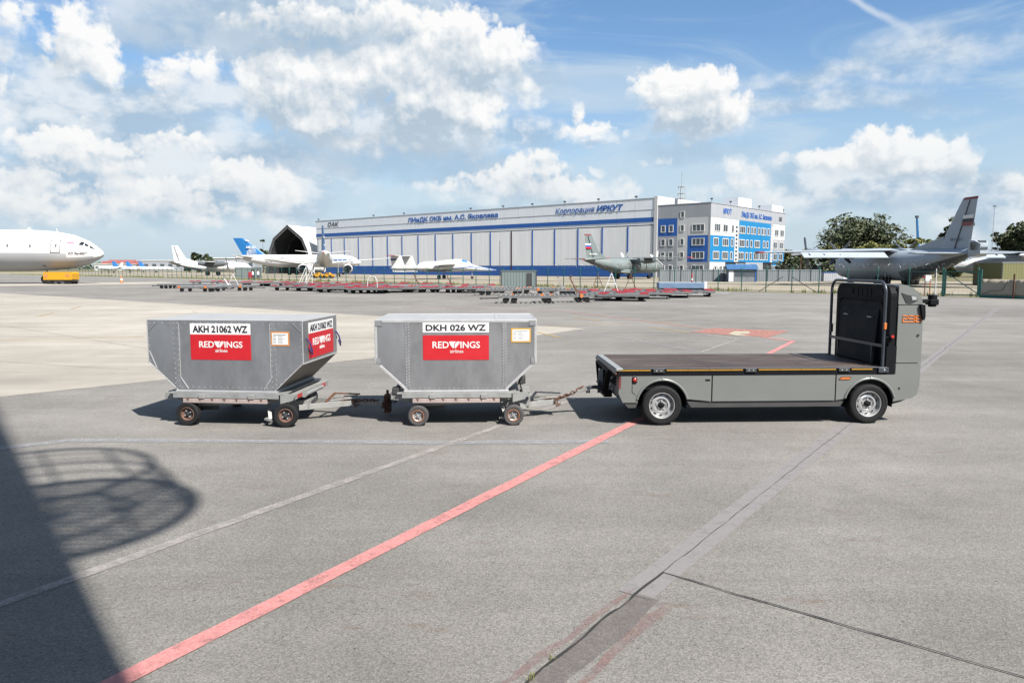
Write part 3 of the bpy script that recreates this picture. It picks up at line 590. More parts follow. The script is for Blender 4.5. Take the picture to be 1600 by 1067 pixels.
def make_container(loc, yaw, label, framed):
    t = thing('baggage_container', loc, yaw, label, 'container', 'aluminium baggage containers riding on dollies')
    w0, w1, h0, h1, d = .765, 1.22, .455, 1.095, .765
    prof = [(-w0, .03), (w0, .03), (w1, h0), (w1, h1), (-w1, h1), (-w1, h0)]
    mb = MB(); n = 6
    vs = [(p[0], -d, p[1]) for p in prof] + [(p[0], d, p[1]) for p in prof]
    mb.add(vs, [(5, 0, 1, 4)[::1], ], 0) if False else None
    mb.add(vs, [(0, 1, 2, 3, 4, 5), (11, 10, 9, 8, 7, 6)], 0)
    for i in range(6):
        mb.add(vs, [(i, n + i, n + (i + 1) % n, (i + 1) % n)], {1: 3, 5: 3, 3: 2}.get(i, 0))
    shell = mb.build('container_shell', [ALU, ALU_L, ALU_TOP, ALU_BROWN], t)
    # base pallet
    mb = MB(); mb.box(-.80, .80, -.785, .785, 0, .029); mb.build('base_pallet', ALU_L, t, bevel=.006)
    # edge extrusions
    mb = MB(); e = .036 if framed else .014
    for s in (-1, 1):
        y = s * (d - e / 2 + .004)
        seg = [((-w1, h1), (w1, h1)), ((w1, h1), (w1, h0)), ((-w1, h1), (-w1, h0)), ((w1, h0), (w0, .03)), ((-w1, h0), (-w0, .03))]
        for a, b in seg:
            A_, B_ = Vector((a[0], y, a[1])), Vector((b[0], y, b[1])); ins = Vector((0, 0, .55)) - (A_ + B_) / 2; ins.y = 0; ins = ins.normalized() * (e / 2 - .005)
            mb.bar(A_ + ins * (1), B_ + ins, e + .004, e, 0, (0, 1, 0)) if framed else mb.bar(A_, B_, e, e, 0, (0, 1, 0))
    for s in (-1, 1):
        for (x, z) in ((w1, h1), (w1, h0), (w0, .03)): mb.bar((s * (x - .006), -d, z - .006), (s * (x - .006), d, z - .006), .024, .024)
    mb.build('edge_frame', ALU_L, t, bevel=.004)
    # corner plates and seams
    mb = MB(); y = -d
    if framed:
        for s in (-1, 1):
            mb.box(s * (w1 - .06) - .05, s * (w1 - .06) + .05, y - .010, y - .006, h1 - .085, h1 - .004, 1)
            mb.box(s * (w1 - .05) - .035, s * (w1 - .05) + .035, y - .010, y - .006, h0 - .03, h0 + .07, 1)
            for q in range(6): mb.disc((s * (w1 - .02 - .02 * (q % 3)), y - .010, h0 + .05 - .03 * (q // 3)), .006, 'y', 6, 2); mb.disc((s * (w1 - .02 - .03 * (q % 3)), y - .010, h1 - .03 - .03 * (q // 3)), .006, 'y', 6, 2)
            mb.build('corner_plates', [ALU_L, SEAM, RIVET], t); mb = MB()
            mb.box(s * .735 - .032, s * .735 + .032, y - .006, y, .07, h1 - .04, 1)
            rivet_line(mb, (s * .735 - .022, .09), (s * .735 - .022, h1 - .06), .045, y - .006, 2); rivet_line(mb, (s * .735 + .022, .11), (s * .735 + .022, h1 - .05), .045, y - .006, 2); mb.build('seam_strip', [ALU_L, SEAM, RIVET], t); mb = MB()
            rivet_line(mb, (s * (w1 - .015), h0 + .05), (s * (w1 - .015), h1 - .05), .06, y - .022, 2, .004); rivet_line(mb, (s * (w1 - .03), h0 - .03), (s * (w0 + .01), .06), .06, y - .022, 2, .004)
        rivet_line(mb, (-.70, .055), (.70, .055), .07, y - .001, 2); rivet_line(mb, (-1.1, h1 - .018), (1.1, h1 - .018), .09, y - .024, 2, .004)
    else:
        for s in (-1, 1):
            mb.box(s * .765 - .035, s * .765 + .035, y - .005, y, .06, h1 - .02, 1)
            rivet_line(mb, (s * .80, .13), (s * .80, h1 - .05), .075, y - .006, 2); rivet_line(mb, (s * .735, .09), (s * .735, h1 - .04), .075, y - .006, 2); mb.build('seam_strip', [ALU_L, SEAM, RIVET], t); mb = MB()
            rivet_line(mb, (s * (w1 - .03), h0 + .02), (s * (w1 - .03), h1 - .05), .10, y - .001, 2)
            rivet_line(mb, (s * (w1 - .05), h0 - .04), (s * (w0 + .02), .07), .09, y - .001, 2)
            mb.bar((s * .715, y - .004, h1 - .05), (s * .715, y - .004, .22), .008, .012, 0); mb.bar((s * .715, y - .004, .22), (s * .60, y - .004, .05), .008, .012, 0)
        mb.bar((-w1 + .02, y - .004, h0 + .17), (-w1 + .13, y - .004, h0 - .1), .008, .012, 0)
        mb.bar((-w1 + .02, y - .004, h1 - .17), (-w1 + .17, y - .004, h1 - .03), .006, .01, 1); mb.bar((w1 - .02, y - .004, h1 - .17), (w1 - .17, y - .004, h1 - .03), .006, .01, 1)
        rivet_line(mb, (-.70, .075), (.74, .075), .085, y - .001, 2); rivet_line(mb, (-1.1, h1 - .04), (1.1, h1 - .04), .12, y - .001, 2)
    mb.build('rivet_rows', [ALU_L, SEAM, RIVET], t)
    # roof sheet joints
    mb = MB()
    for x in (-.42, .62): mb.box(x - .02, x + .02, -.70, .70, h1, h1 + .006)
    mb.box(-.42, .62, .50, .53, h1, h1 + .005); mb.build('roof_seam', ALU_L, t)
    I = Matrix.Translation
    if framed:
        white_placard(t, I((0, -d - .001, .985)), 1.0, .15, 'DKH 026 WZ')
        red_placard(t, I((0, -d - .001, .68)), 1.0, .375)
        notice(t, .985, .865, .30, .215, YELV)
    else:
        white_placard(t, I((-.06, -d - .001, .965)), .95, .165, 'AKH 21062 WZ')
        red_placard(t, I((-.06, -d - .001, .69)), .95, .385)
        notice(t, .875, .825, .285, .215, ORV)
        Z = I((w1 + .001, .03, 0)) @ Matrix.Rotation(R(90), 4, 'Z')
        white_placard(t, Z @ I((0, 0, .965)), 1.1, .165, 'AKH 21062 WZ')
        red_placard(t, Z @ I((0, 0, .69)), 1.1, .385, True)
        for y0 in (-.62, .70):
            mb = MB(); mb.tube([(w1 + .01, y0, .82), (w1 + .05, y0 + .03, .74), (w1 + .06, y0 + .09, .62), (w1 + .04, y0 + .14, .56), (w1 + .01, y0 + .12, .66)], .013, 6); mb.build('strap', PURPLE, t)
        mb = MB(); mb.box(-w1 - .018, -w1, -.5, -.35, .52, .66); mb.build('side_handle', BLACK, t)
    return t
make_container((-4.27, 11.82, .512), R(-5.5), 'silver baggage container lettered AKH 21062 WZ above a red airline panel', False)
make_container((-.875, 11.865, .512), R(1.9), 'silver baggage container lettered DKH 026 WZ, between the other container and the truck', True)

# ------------------------------------------------------------------ the two dollies that carry them
def wheel(parent, x, y, r, w, side, rimm, ringm, lugs=4, steer=0):
    """small solid-rim dolly wheel; side -1 faces the near side"""
    M = Matrix.Translation((x, y, r)) @ Matrix.Rotation(steer, 4, 'Z') @ Matrix.Rotation(R(90), 4, 'X')
    if side > 0: M = M @ Matrix.Rotation(math.pi, 4, 'X')
    h = w / 2; mb = MB()
    mb.lathe([(r * .60, -h), (r * .9, -h), (r * .975, -h * .8), (r, -h * .45), (r, h * .45), (r * .975, h * .8), (r * .9, h), (r * .74, h * 1.02), (r * .62, h * .92), (r * .60, h * .5), (r * .60, -h)], M, 32)
    ty = mb.build('wheel', RUBBER_G if r < .17 else RUBBER, parent)
    mb = MB(); mb.lathe([(r * .60, h * .8), (r * .545, h * .9), (r * .53, h * .3)] + ([(r * .36, h * .16)] if rimm is DKGREY else []), M, 28, 1); mb.lathe([(r * (.365 if rimm is DKGREY else .54), h * (.17 if rimm is DKGREY else .35)), (r * (.36 if rimm is DKGREY else .42), h * .12), (r * .30, h * .2), (r * .16, h * .22), (r * .15, h * .75), (.001, h * .8)], M, 24, 0)
    for k in range(lugs):
        a = 2 * math.pi * k / lugs + .5; c, s = math.cos(a) * r * .28, math.sin(a) * r * .28
        mb.cyl(M @ Vector((c, s, h * .15)), M @ Vector((c, s, h * .62)), r * .055, None, 8, 2)
    mb.build('rim', [rimm, ringm, ALU_L], ty)
    return ty
def chain(mb, pts, r=.016, mi=0):
    pts = [Vector(p) for p in pts]; L_ = [0]
    for a, b in zip(pts, pts[1:]): L_.append(L_[-1] + (b - a).length)
    n = int(L_[-1] / (r * 2.5))
    for i in range(n):
        s = L_[-1] * i / n; k = max(j for j in range(len(L_)) if L_[j] <= s); k = min(k, len(pts) - 2)
        p = pts[k].lerp(pts[k + 1], (s - L_[k]) / (L_[k + 1] - L_[k])); d = (pts[k + 1] - pts[k]).normalized()
        sd_ = d.cross(Vector((0, 0, 1))).normalized(); u = sd_ if i % 2 else d.cross(sd_)
        ov = [p + d * (math.cos(2 * math.pi * q / 8) * r * 1.9) + u * (math.sin(2 * math.pi * q / 8) * r) + Vector((random.uniform(-.004, .004), 0, random.uniform(-.004, .006))) for q in range(8)]
        mb.tube(ov, r * .42, 5, mi, closed=True)
def make_dolly(loc, yaw, label, r, rear_x, front_x, hitch, rising, rimm, ringm, rear_hitch, reflect):
    t = thing('baggage_dolly', loc, yaw, label, 'dolly', 'dollies under the baggage containers')
    z0, z1 = .375, .50
    mb = MB()
    for s in (-1, 1):
        mb.box(-.96, 1.02, s * .70 - .035, s * .70 + .035, z0 + .01, z1 - .02)
    for x in (-.93, -.3, .3, .95): mb.box(x - .03, x + .03, -.665, .665, z0 + .015, z1 - .03)
    mb.box(-1.0, -.962, -.74, .74, z0 + .02, z1); mb.box(1.022, 1.06, -.74, .74, z0 + .03, z1 - .01)
    mb.prism([(.86, z0 - .02), (1.05, z0 + .03), (1.10, z1 - .02), (1.10, z1 + .005), (.86, z1 + .005)], 'y', -.80, -.76)
    mb.prism([(-.9, z0 + .01), (-.55, z0 - .11), (.75, z0 - .04), (.85, z0 + .01)], 'y', -.62, -.56); mb.prism([(-.9, z0 + .01), (-.55, z0 - .11), (.75, z0 - .04), (.85, z0 + .01)], 'y', .56, .62)
    mb.build('frame', DOLLYG, t, bevel=.004)
    mb = MB(); mb.box(-.90, .92, -.80, .80, z1 - .013, z1 + .01); mb.box(-.82, .84, -.823, -.802, z1 - .07, z1 + .013)
    mb.build('deck_plate', GALV, t, bevel=.003)
    mb = MB(); mb.box(-.66, .66, -.832, -.742, z0 - .018, z0 + .045); kp = mb.build('kick_plate', PINK, t, bevel=.003)
    mb = MB()
    for k in range(7):
        x = -.58 + k * .193; mb.bar((x - .02, -.836, z0 + .058), (x, -.836, z0 + .028), .008, .008); mb.bar((x + .02, -.836, z0 + .058), (x, -.836, z0 + .028), .008, .008); mb.disc((x, -.834, z0 + .02), .009, 'y', 6)
    mb.build('stop_hooks', RUST, kp)
    mb = MB()
    for x in (-.36, .42): mb.box(x - .045, x + .045, -.846, -.82, z1 - .075, z1 - .012)
    mb.build('pallet_lock', DOLLYG, t, bevel=.004)
    mb = MB(); mb.cyl((rear_x, -.70, r), (rear_x, .70, r), .03); mb.box(rear_x - .05, rear_x + .05, -.6, .6, r + .0, z0 + .01)
    mb.box(rear_x + .1, rear_x + .38, -.60, -.585, z0 - .17, z0 - .02)
    mb.build('rear_axle', DKGREY, t)
    st = math.atan2(hitch[1], hitch[0] - front_x)
    mb = MB(); c, s = math.cos(st), math.sin(st)
    mb.tube([(front_x + .70 * s, -.70 * c, r), (front_x - .70 * s, .70 * c, r)], .03); mb.lathe([(.24, z0 - .045), (.24, z0 + .01)], Matrix.Translation((front_x, 0, 0)), 24, cap=True)
    mb.build('front_axle', DKGREY, t)
    M = Matrix.Translation((front_x, 0, 0)) @ Matrix.Rotation(st, 4, 'Z')
    mb = MB(); mb.box(-.16, .26, -.34, .34, z0 - .17, z0 - .05, 0, M); mb.box(.262, .275, -.30, .30, z0 - .16, z0 - .06, 0, M)
    for yy in (-.2, 0, .2): mb.box(.2755, .282, yy - .07, yy + .07, z0 - .14, z0 - .075, 1, M)
    mb.build('turntable', [DOLLYG, DKGREY], t, bevel=.004)
    # drawbar
    L_ = (Vector(hitch[:2]) - Vector((front_x, 0))).length; k = L_ * .52 if rising else L_ * .62; hz = hitch[2]; zb = .215
    mb = MB()
    for sg in (-1, 1): mb.bar(M @ Vector((.1, sg * .36, zb)), M @ Vector((k, sg * .06, zb + .01)), .05, .085)
    mb.bar(M @ Vector((.25, -.3, zb)), M @ Vector((.25, .3, zb)), .05, .06); mb.box(k - .28, k + .08, -.11, .11, zb - .02, zb + .02, 0, M)
    mb.bar(M @ Vector((k - .08, 0, zb + .02)), M @ Vector((L_ - .1, 0, hz)), .07, .06)
    mb.bar(M @ Vector((k - .35, -.16, zb + .07)), M @ Vector((k + .05, -.10, zb + .10)), .02, .02); mb.bar(M @ Vector((k - .35, .16, zb + .07)), M @ Vector((k + .05, .10, zb + .10)), .02, .02)
    db = mb.build('drawbar', DOLLYG, t, bevel=.003)
    mb = MB(); mb.bar(M @ Vector((k - .42, -.2, zb + .05)), M @ Vector((k - .30, 0, zb + .16)), .03, .03); mb.bar(M @ Vector((k - .30, 0, zb + .16)), M @ Vector((k + .1, 0, zb + .14)), .03, .02)
    mb.tube([M @ Vector((L_ - .12, 0, hz)), M @ Vector((L_ - .05, 0, hz + .02)), M @ Vector((L_ + .04, 0, hz + .025)), M @ Vector((L_ + (.20 if rising else .04), 0, hz + .03))], .028, 8)
    mb.build('tow_eye', DKSTEEL if rising else RUST, db); mb = MB()
    mb.cyl(M @ Vector((L_ - .08, 0, hz - .07)), M @ Vector((L_ - .08, 0, hz + .03)), .035)
    mb.build('coupling_pin', DKSTEEL if rising else RUST, db)
    mb = MB(); chain(mb, [M @ Vector((k - .15, -.05, zb + .06)), M @ Vector((k + .0, -.07, zb + .05)), M @ Vector((k + (L_ - k) * .5, -.03, (zb + hz) / 2 + .05)), M @ Vector((L_ - .14, .0, hz + .05))], .022)
    chain(mb, [M @ Vector((k + .02, -.13, zb + .02)), M @ Vector((k + .05, -.14, zb - .03)), M @ Vector((k + .12, -.13, zb + .0))], .022)
    mb.build('chain', RUST, db)
    for sg in (-1, 1):
        wheel(t, rear_x, sg * .785, r, .125, sg, rimm, ringm)
        wheel(t, front_x - sg * .785 * s, sg * .785 * c, r, .125, sg, rimm, ringm, 4, st)
    mb = MB(); mb.bar((front_x - .20, -.62, z0 - .06), (front_x - .13, -.74, .11), .05, .012); mb.bar((front_x - .2, -.74, .115), (front_x - .06, -.78, .09), .07, .03)
    mb.build('brake_pedal', DOLLYG, t)
    if reflect:
        for y in (-.56, .48):
            mb = MB(); mb.box(1.061, 1.072, y - .07, y + .10, z0 + .045, z0 + .10); mb.build('reflector', ORL if False else REDL, t)
        mb = MB(); mb.cyl((1.09, -.36, z0 + .06), (1.09, .36, z0 + .06), .032); mb.box(1.06, 1.10, -.42, -.37, z0 + .02, z0 + .1); mb.build('lock_roller', GALV, t)
    else:
        mb = MB(); mb.box(1.0, 1.10, .05, .15, z1 + .0, z1 + .11); mb.cyl((1.05, .10, z1 + .1), (1.05, .1, z1 + .14), .05); mb.build('lock_post', DKGREY, t, bevel=.01)
        mb = MB(); mb.box(-.98, -.87, -.76, -.60, z1 - .02, z1 + .075); mb.build('end_stop', DKGREY, t, bevel=.01)
        mb = MB(); mb.box(1.062, 1.16, -.45, .1, z0 + .0, z0 + .045); mb.box(1.062, 1.15, -.4, .05, z0 + .06, z0 + .09); mb.build('end_bracket', DOLLYG, t, bevel=.004)
    if rear_hitch:
        mb = MB(); mb.bar((-.95, -.18, z0 + .02), (-1.14, -.05, z0 - .10), .045, .05); mb.bar((-.95, .18, z0 + .02), (-1.14, .05, z0 - .10), .045, .05); mb.bar((-.98, -.55, z0 + .0), (-.98, .4, z0 + .0), .03, .16)
        mb.build('hitch_frame', DKSTEEL, t)
        mb = MB(); mb.box(-1.20, -1.10, -.09, .09, .30, .345); mb.box(-1.20, -1.10, -.09, .09, .06, .095); mb.box(-1.20, -1.185, -.08, .08, .1, .3); mb.box(-1.115, -1.10, -.08, .08, .1, .3)
        mb.cyl((-1.15, 0, .05), (-1.15, 0, .42), .022); chain(mb, [(-1.15, -.10, .3), (-1.14, -.11, .1)], .02); mb.build('tow_hitch', RUST, t)
    return t
make_dolly((-4.27, 11.82, 0), R(-5.5), 'grey dolly with brown wheel rims and red reflectors, under the container lettered AKH', .182, -.60, .80, (2.24, .25, .19), False, DKGREY, RUSTRIM, False, True)
make_dolly((-.875, 11.865, 0), R(1.9), 'grey dolly with orange rimmed wheels and rusty chain, coupled to the truck', .158, -.58, .885, (2.20, -.02, .43), True, GALV, ORANGE_RIM, True, False)

# ------------------------------------------------------------------ electric flatbed truck
def arc(cx, cz, r, a0, a1, n=18): return [(cx + r * math.cos(R(a0 + (a1 - a0) * i / n)), cz + r * math.sin(R(a0 + (a1 - a0) * i / n))) for i in range(n + 1)]
def rrect(x0, x1, z0, z1, r, n=6, rb=None):
    rb = r if rb is None else rb
    out = []
    for cx, cz, a, rr in ((x1 - r, z1 - r, 0, r), (x0 + r, z1 - r, 90, r), (x0 + rb, z0 + rb, 180, rb), (x1 - rb, z0 + rb, 270, rb)):
        out += [(cx + rr * math.cos(R(a + 90 * i / n)), cz + rr * math.sin(R(a + 90 * i / n))) for i in range(n + 1)]
    return out
def truck_wheel(parent, x, y, side):
    r, h = .308, .10
    M = Matrix.Translation((x, y, r)) @ Matrix.Rotation(R(90), 4, 'X')
    if side > 0: M = M @ Matrix.Rotation(math.pi, 4, 'X')
    mb = MB(); mb.lathe([(.19, -h), (.26, -h * 1.05), (.295, -h * .9), (.308, -h * .55), (.308, -h * .28), (.302, -h * .25), (.302, -h * .2), (.308, -h * .17), (.308, h * .17), (.302, h * .2), (.302, h * .25), (.308, h * .28), (.308, h * .6), (.298, h * .9), (.285, h), (.262, h * 1.06), (.258, h * 1.0), (.235, h * 1.04), (.212, h * .98), (.198, h * .7), (.19, h * .4), (.19, -h)], M, 56)
    ty = mb.build('wheel', RUBBER, parent)
    mb = MB(); mb.lathe([(.200, h * .72), (.202, h * .86), (.196, h * .93), (.188, h * .90), (.182, h * .55), (.176, h * .32)], M, 56, 0)
    mb.lathe([(.178, h * .35), (.166, h * .22), (.150, h * .36), (.122, h * .50), (.105, h * .50), (.092, h * .30), (.075, h * .26), (.06, h * .28), (.048, h * .30)], M, 56, 0)
    mb.lathe([(.048, h * .28), (.046, h * .62), (.035, h * .7), (.001, h * .72)], M, 20, 1)
    for k in range(10):
        a = 2 * math.pi * (k + .5) / 10; c, s = math.cos(a), math.sin(a); T = M @ Matrix.Rotation(a, 4, 'Z')
        ov = [(.149 + .0145 * math.cos(q * math.pi / 5), .021 * math.sin(q * math.pi / 5)) for q in range(10)]
        mb.prism([(p[0], p[1]) for p in ov], 'z', h * .30, h * .39, 2, M=T)
        mb.prism([(.149 + 1.25 * (p[0] - .149), p[1] * 1.22) for p in ov], 'z', h * .28, h * .372, 0, M=T)
    for k in range(5):
        a = 2 * math.pi * k / 5 + .3; c, s = math.cos(a) * .075, math.sin(a) * .075; mb.cyl(M @ Vector((c, s, h * .26)), M @ Vector((c, s, h * .46)), .012, None, 6, 0)
        c, s = math.cos(a + .63) * .075, math.sin(a + .63) * .075; mb.cyl(M @ Vector((c, s, h * .24)), M @ Vector((c, s, h * .31)), .009, None, 8, 2)
    mb.build('rim', [SILVER, BLACK, BLACK], ty)
def build_truck():
    t = thing('flatbed_truck', (1.58, 11.0, 0), R(2.5), 'low grey electric flatbed truck without driver cab, towing two dollies', 'truck')
    RX, FX, WZ, AR = .705, 3.925, .308, .385
    zt = .765
    # deck
    mb = MB()
    for a, b in ((.10, 1.45), (1.456, 2.99), (2.996, 4.14)): mb.box(a, b, .03, 1.82, .855, .882)
    dk = mb.build('deck', PLY, t)
    mb = MB(); mb.box(-.005, .095, .0, 1.85, .846, .884, 1); mb.box(.0, 4.18, 1.825, 1.85, .79, .884, 0); mb.box(.096, 4.18, .004, .027, .868, .884, 0); mb.box(-.03, -.006, .0, 1.85, .80, .86, 0)
    mb.build('deck_trim', [DKSTEEL, GALV], dk, bevel=.004)
    mb = MB(); mb.box(.02, 4.16, .012, 1.83, .768, .851); mb.build('deck_rail', BLACK, t)
    mb = MB(); xs = [.0, .30, .545]
    segs = [(.02, .52), (.76, 1.935), (2.175, 3.38), (3.62, 4.0)]
    for a, b in segs:
        q = a
        while q < b - .05:
            e = min(b, q + .33); mb.box(q, e - .005, .0, .012, .843, .863); q = e
    mb.build('amber_strip', AMBER, t)
    for x in (.64, 2.055, 3.50):
        mb = MB(); mb.box(x - .085, x + .085, -.012, .0125, .818, .872); lt = mb.build('deck_latch', DKGREY, t, bevel=.006)
        mb = MB(); mb.disc((x - .035, -.012, .845), .012, 'y', 10); mb.disc((x + .035, -.012, .845), .012, 'y', 10); mb.build('latch_bolt', GALV, lt)
    # chassis
    mb = MB(); mb.box(.25, 4.5, .30, 1.55, .27, .76); mb.box(.1, 4.55, .05, 1.80, .55, .767); mb.build('chassis', BLACK, t)
    for cx in (RX, FX):
        mb = MB(); n = 20; p = arc(cx, WZ, AR - .012, -8, 188, n)
        mb.add([(q[0], .03, q[1]) for q in p] + [(q[0], .42, q[1]) for q in p], [(i, i + 1, n + 2 + i, n + 1 + i) for i in range(n)], 0, True); mb.build('wheel_well', BLACK, t)
    # side panels, both sides
    for side in (0, 1):
        y0, y1 = (.012, .045) if side == 0 else (1.81, 1.843)
        mb = MB(); a = arc(RX, WZ, AR, 173, 6)
        mb.prism([(.245, .52)] + [(.245, .765 - .0)] + [(1.456, .765), (1.456, .372)] + [q for q in a[::-1] if q[1] > .372] + [(.30, .47)], 'y', y0, y1)
        rp = mb.build('rear_side_panel', TRUCK, t, bevel=.006)
        mb = MB(); mb.prism([(1.476, .765), (3.376, .765), (3.376, .372), (1.476, .372)], 'y', y0, y1); mb.build('side_panel', TRUCK, t, bevel=.006)
        mb = MB(); a = arc(FX, WZ, AR, 176, 2)
        mb.prism([(3.396, .765), (3.396, .372)] + [q for q in a if q[1] > .372] + [(4.30, .345), (4.30, .765)], 'y', y0, y1); fp_ = mb.build('front_side_panel', TRUCK, t, bevel=.006)
        ys = y0 if side == 0 else y1
        for cx, par in ((RX, rp), (FX, fp_)):
            mb = MB(); p = arc(cx, WZ, AR + .014, 172, 8, 26); mb.tube([(q[0], ys, q[1]) for q in p if q[1] > .37], .020, 10); mb.build('wheel_arch', TRUCK, par)
        mb = MB(); s0, s1 = (.035, .10) if side == 0 else (1.75, 1.815)
        mb.prism([(1.09, .37), (3.54, .37), (3.48, .275), (1.16, .275)], 'y', s0, s1); mb.build('sill', SILL, t, bevel=.012)
    # rear bumper and tail
    mb = MB(); mb.prism([(.235, .765), (.06, .765), (.035, .50), (.10, .36), (.33, .36), (.31, .455), (.235, .515)], 'y', .012, .30); mb.prism([(.235, .765), (.06, .765), (.035, .50), (.10, .36), (.33, .36), (.31, .455), (.235, .515)], 'y', 1.55, 1.843); mb.box(.05, .2, .30, 1.55, .42, .56)
    mb.build('rear_bumper', TRUCK, t, bevel=.014)
    mb = MB(); mb.prism([(.11, .358), (.335, .358), (.30, .275), (.19, .275)], 'y', .03, 1.82); mb.build('rear_skirt', SILL, t, bevel=.01)
    for y in (.03, 1.62):
        mb = MB(); mb.prism([(.05, .755), (.075, .755), (.065, .57), (.034, .585)], 'y', y - .02, y + .20); mb.build('tail_lamp', TAILL, t, bevel=.006)
    mb = MB(); mb.box(.06, .1, .25, 1.6, .60, .77); mb.build('tail_panel', BLACK, t)
    mb = MB(); mb.bar((.03, .50, .50), (.03, .85, .45), .02, .05); mb.bar((.03, .5, .68), (.03, .8, .60), .02, .03); mb.build('tail_bracket', GALV, t)
    # tow frame
    mb = MB()
    tl, tr_, bl, br = (-.035, 1.60, .80), (-.035, .46, .78), (-.06, 1.18, .42), (-.06, .70, .40)
    for a, b, w in ((tl, tr_, .06), (tl, bl, .07), (tr_, br, .09), (bl, br, .06), ((-.04, 1.22, .78), (-.055, 1.06, .44), .05), ((-.04, .84, .78), (-.055, .80, .42), .05)): mb.bar(a, b, .03, w, 0, (1, 0, 0))
    mb.box(-.07, .06, .68, 1.2, .33, .43); tf = mb.build('tow_frame', BLACK, t, bevel=.006)
    mb = MB(); mb.bar((-.04, 1.03, .74), (-.052, .96, .46), .02, .13, 0, (1, 0, 0)); mb.build('tow_plate', GALV, tf)
    mb = MB(); mb.cyl((-.20, .93, .46), (-.02, .93, .42), .03); mb.cyl((-.12, .93, .36), (-.12, .93, .56), .02); mb.box(-.15, -.09, .85, 1.01, .525, .55); mb.build('tow_hitch', DKSTEEL, tf)
    mb = MB(); mb.disc((.085, .52, .50), .03, 'y', 12, 0, .02); mb.build('socket', REDL, t)
    # side marker lamps, badge, holes
    mb = MB(); mb.prism(rrect(.235, .315, .645, .755, .038), 'y', .006, .013); ml = mb.build('lamp_base', BLACK, t)
    mb = MB(); mb.lathe([(.031, 0), (.029, .010), (.018, .018), (.001, .02)], Matrix.Translation((.277, .006, .708)) @ Matrix.Rotation(R(90), 4, 'X'), 20); mb.build('red_lamp', REDL, ml)
    mb = MB(); mb.prism([(3.425, .692), (3.60, .692), (3.625, .735), (3.47, .735)], 'y', .004, .013); sl = mb.build('turn_lamp', BLACK, t)
    mb = MB(); mb.prism([(3.436, .698), (3.592, .698), (3.612, .729), (3.475, .729)], 'y', -.001, .0042); mb.build('turn_lens', ORL, sl)
    mb = MB(); mb.box(1.36, 1.435, .006, .0125, .685, .712); mb.build('panel_latch', BLACK, t, bevel=.005)
    mb = MB()
    for x, z in ((4.385, .55), (4.635, 1.37)): mb.disc((x, .003 if z > 1 else .012, z), .021, 'y', 16, 0, .006)
    mb.build('sensor_eye', GLASSD, t)
    mb = MB()
    for x, z in ((.70, .735), (3.92, .735)): mb.disc((x, -.008, z), .013, 'y', 10, 0, .006)
    mb.build('panel_screw', GALV, t)
    mb = MB(); mb.box(-.012, .0, .02, .06, .79, .83); mb.build('corner_lamp', ORL, t)
    # nose column
    mb = MB(); mb.prism([(4.30, .345), (4.60, .40), (4.67, .46), (4.70, .60), (4.705, .935), (4.30, .935)], 'y', .012, 1.843); mb.build('nose_lower', TRUCK, t, bevel=.055)
    mb = MB(); mb.prism([(4.305, .343), (4.595, .40), (4.63, .425), (4.45, .335), (4.29, .29)], 'y', .06, 1.79); mb.build('nose_skirt', SILL, t)
    mb = MB(); mb.prism([(4.31, .947), (4.705, .947), (4.70, 1.828), (4.31, 1.828)], 'y', .012, 1.843); nc = mb.build('nose_column', TRUCK, t, bevel=.055)
    mb = MB(); mb.prism([(4.31, 1.840), (4.695, 1.840), (4.675, 1.93), (4.62, 2.02), (4.54, 2.085), (4.44, 2.128), (4.36, 2.142), (4.31, 2.142)], 'y', .022, 1.833); cp = mb.build('nose_cap', TRUCK, t, bevel=.04)
    mb = MB(); mb.box(4.30, 4.68, .05, 1.80, .93, .95); mb.box(4.30, 4.68, .05, 1.80, 1.825, 1.845); mb.build('panel_gap', BLACK, t)
    mb = MB(); mb.prism([(4.345, 2.018), (4.44, 1.985), (4.53, 1.972), (4.585, 1.955), (4.605, 1.902), (4.56, 1.875), (4.50, 1.853), (4.43, 1.862)], 'y', .014, .03); sw = mb.build('side_sensor_window', GLASSD, cp, bevel=.004)
    mb = MB(); mb.prism([(4.50, 1.968), (4.575, 1.955), (4.592, 1.912), (4.52, 1.905)], 'y', .009, .0145); mb.build('side_lamp', SILVER, sw)
    mb = MB(); D = .30  # stylised number, drawn as strokes
    def seg(x, pts):
        for a, b in pts: mb.bar((x + a[0] * .075, -.0, 1.572 + a[1] * .095), (x + b[0] * .075, -.0, 1.572 + b[1] * .095), .004, .017, 0, (0, 1, 0)) if False else stroke(x, a, b)
    def stroke(x, a, b):
        ax, az = x + a[0] * .078, 1.575 + a[1] * .092; bx, bz = x + b[0] * .078, 1.575 + b[1] * .092; h = .0085
        mb.box(min(ax, bx) - h, max(ax, bx) + h, .003, .0115, min(az, bz) - h, max(az, bz) + h)
    for x, st in ((4.385, '2'), (4.487, '3'), (4.589, '6')):
        P = {'t': ((0, 1), (1, 1)), 'm': ((0, .5), (1, .5)), 'b': ((0, 0), (1, 0)), 'ur': ((1, .5), (1, 1)), 'll': ((0, 0), (0, .5)), 'lr': ((1, 0), (1, .5)), 'ul': ((0, .5), (0, 1))}
        for k in {'2': ('t', 'ur', 'm', 'll', 'b'), '3': ('t', 'ur', 'm', 'lr', 'b'), '6': ('t', 'ul', 'm', 'll', 'lr', 'b')}[st]: stroke(x, *P[k])
    mb.build('fleet_number', ORTXT, nc)
    mb = MB(); mb.prism([(4.628, 1.845), (4.70, 1.835), (4.712, 1.66), (4.70, 1.60), (4.672, 1.612), (4.65, 1.72)], 'y', -.035, .004); mb.build('mirror_blade', BLACK, t, bevel=.008)
    mb = MB(); mb.box(4.66, 4.84, .06, .13, 1.855, 1.915); ca = mb.build('camera_arm', BLACK, t, bevel=.008)
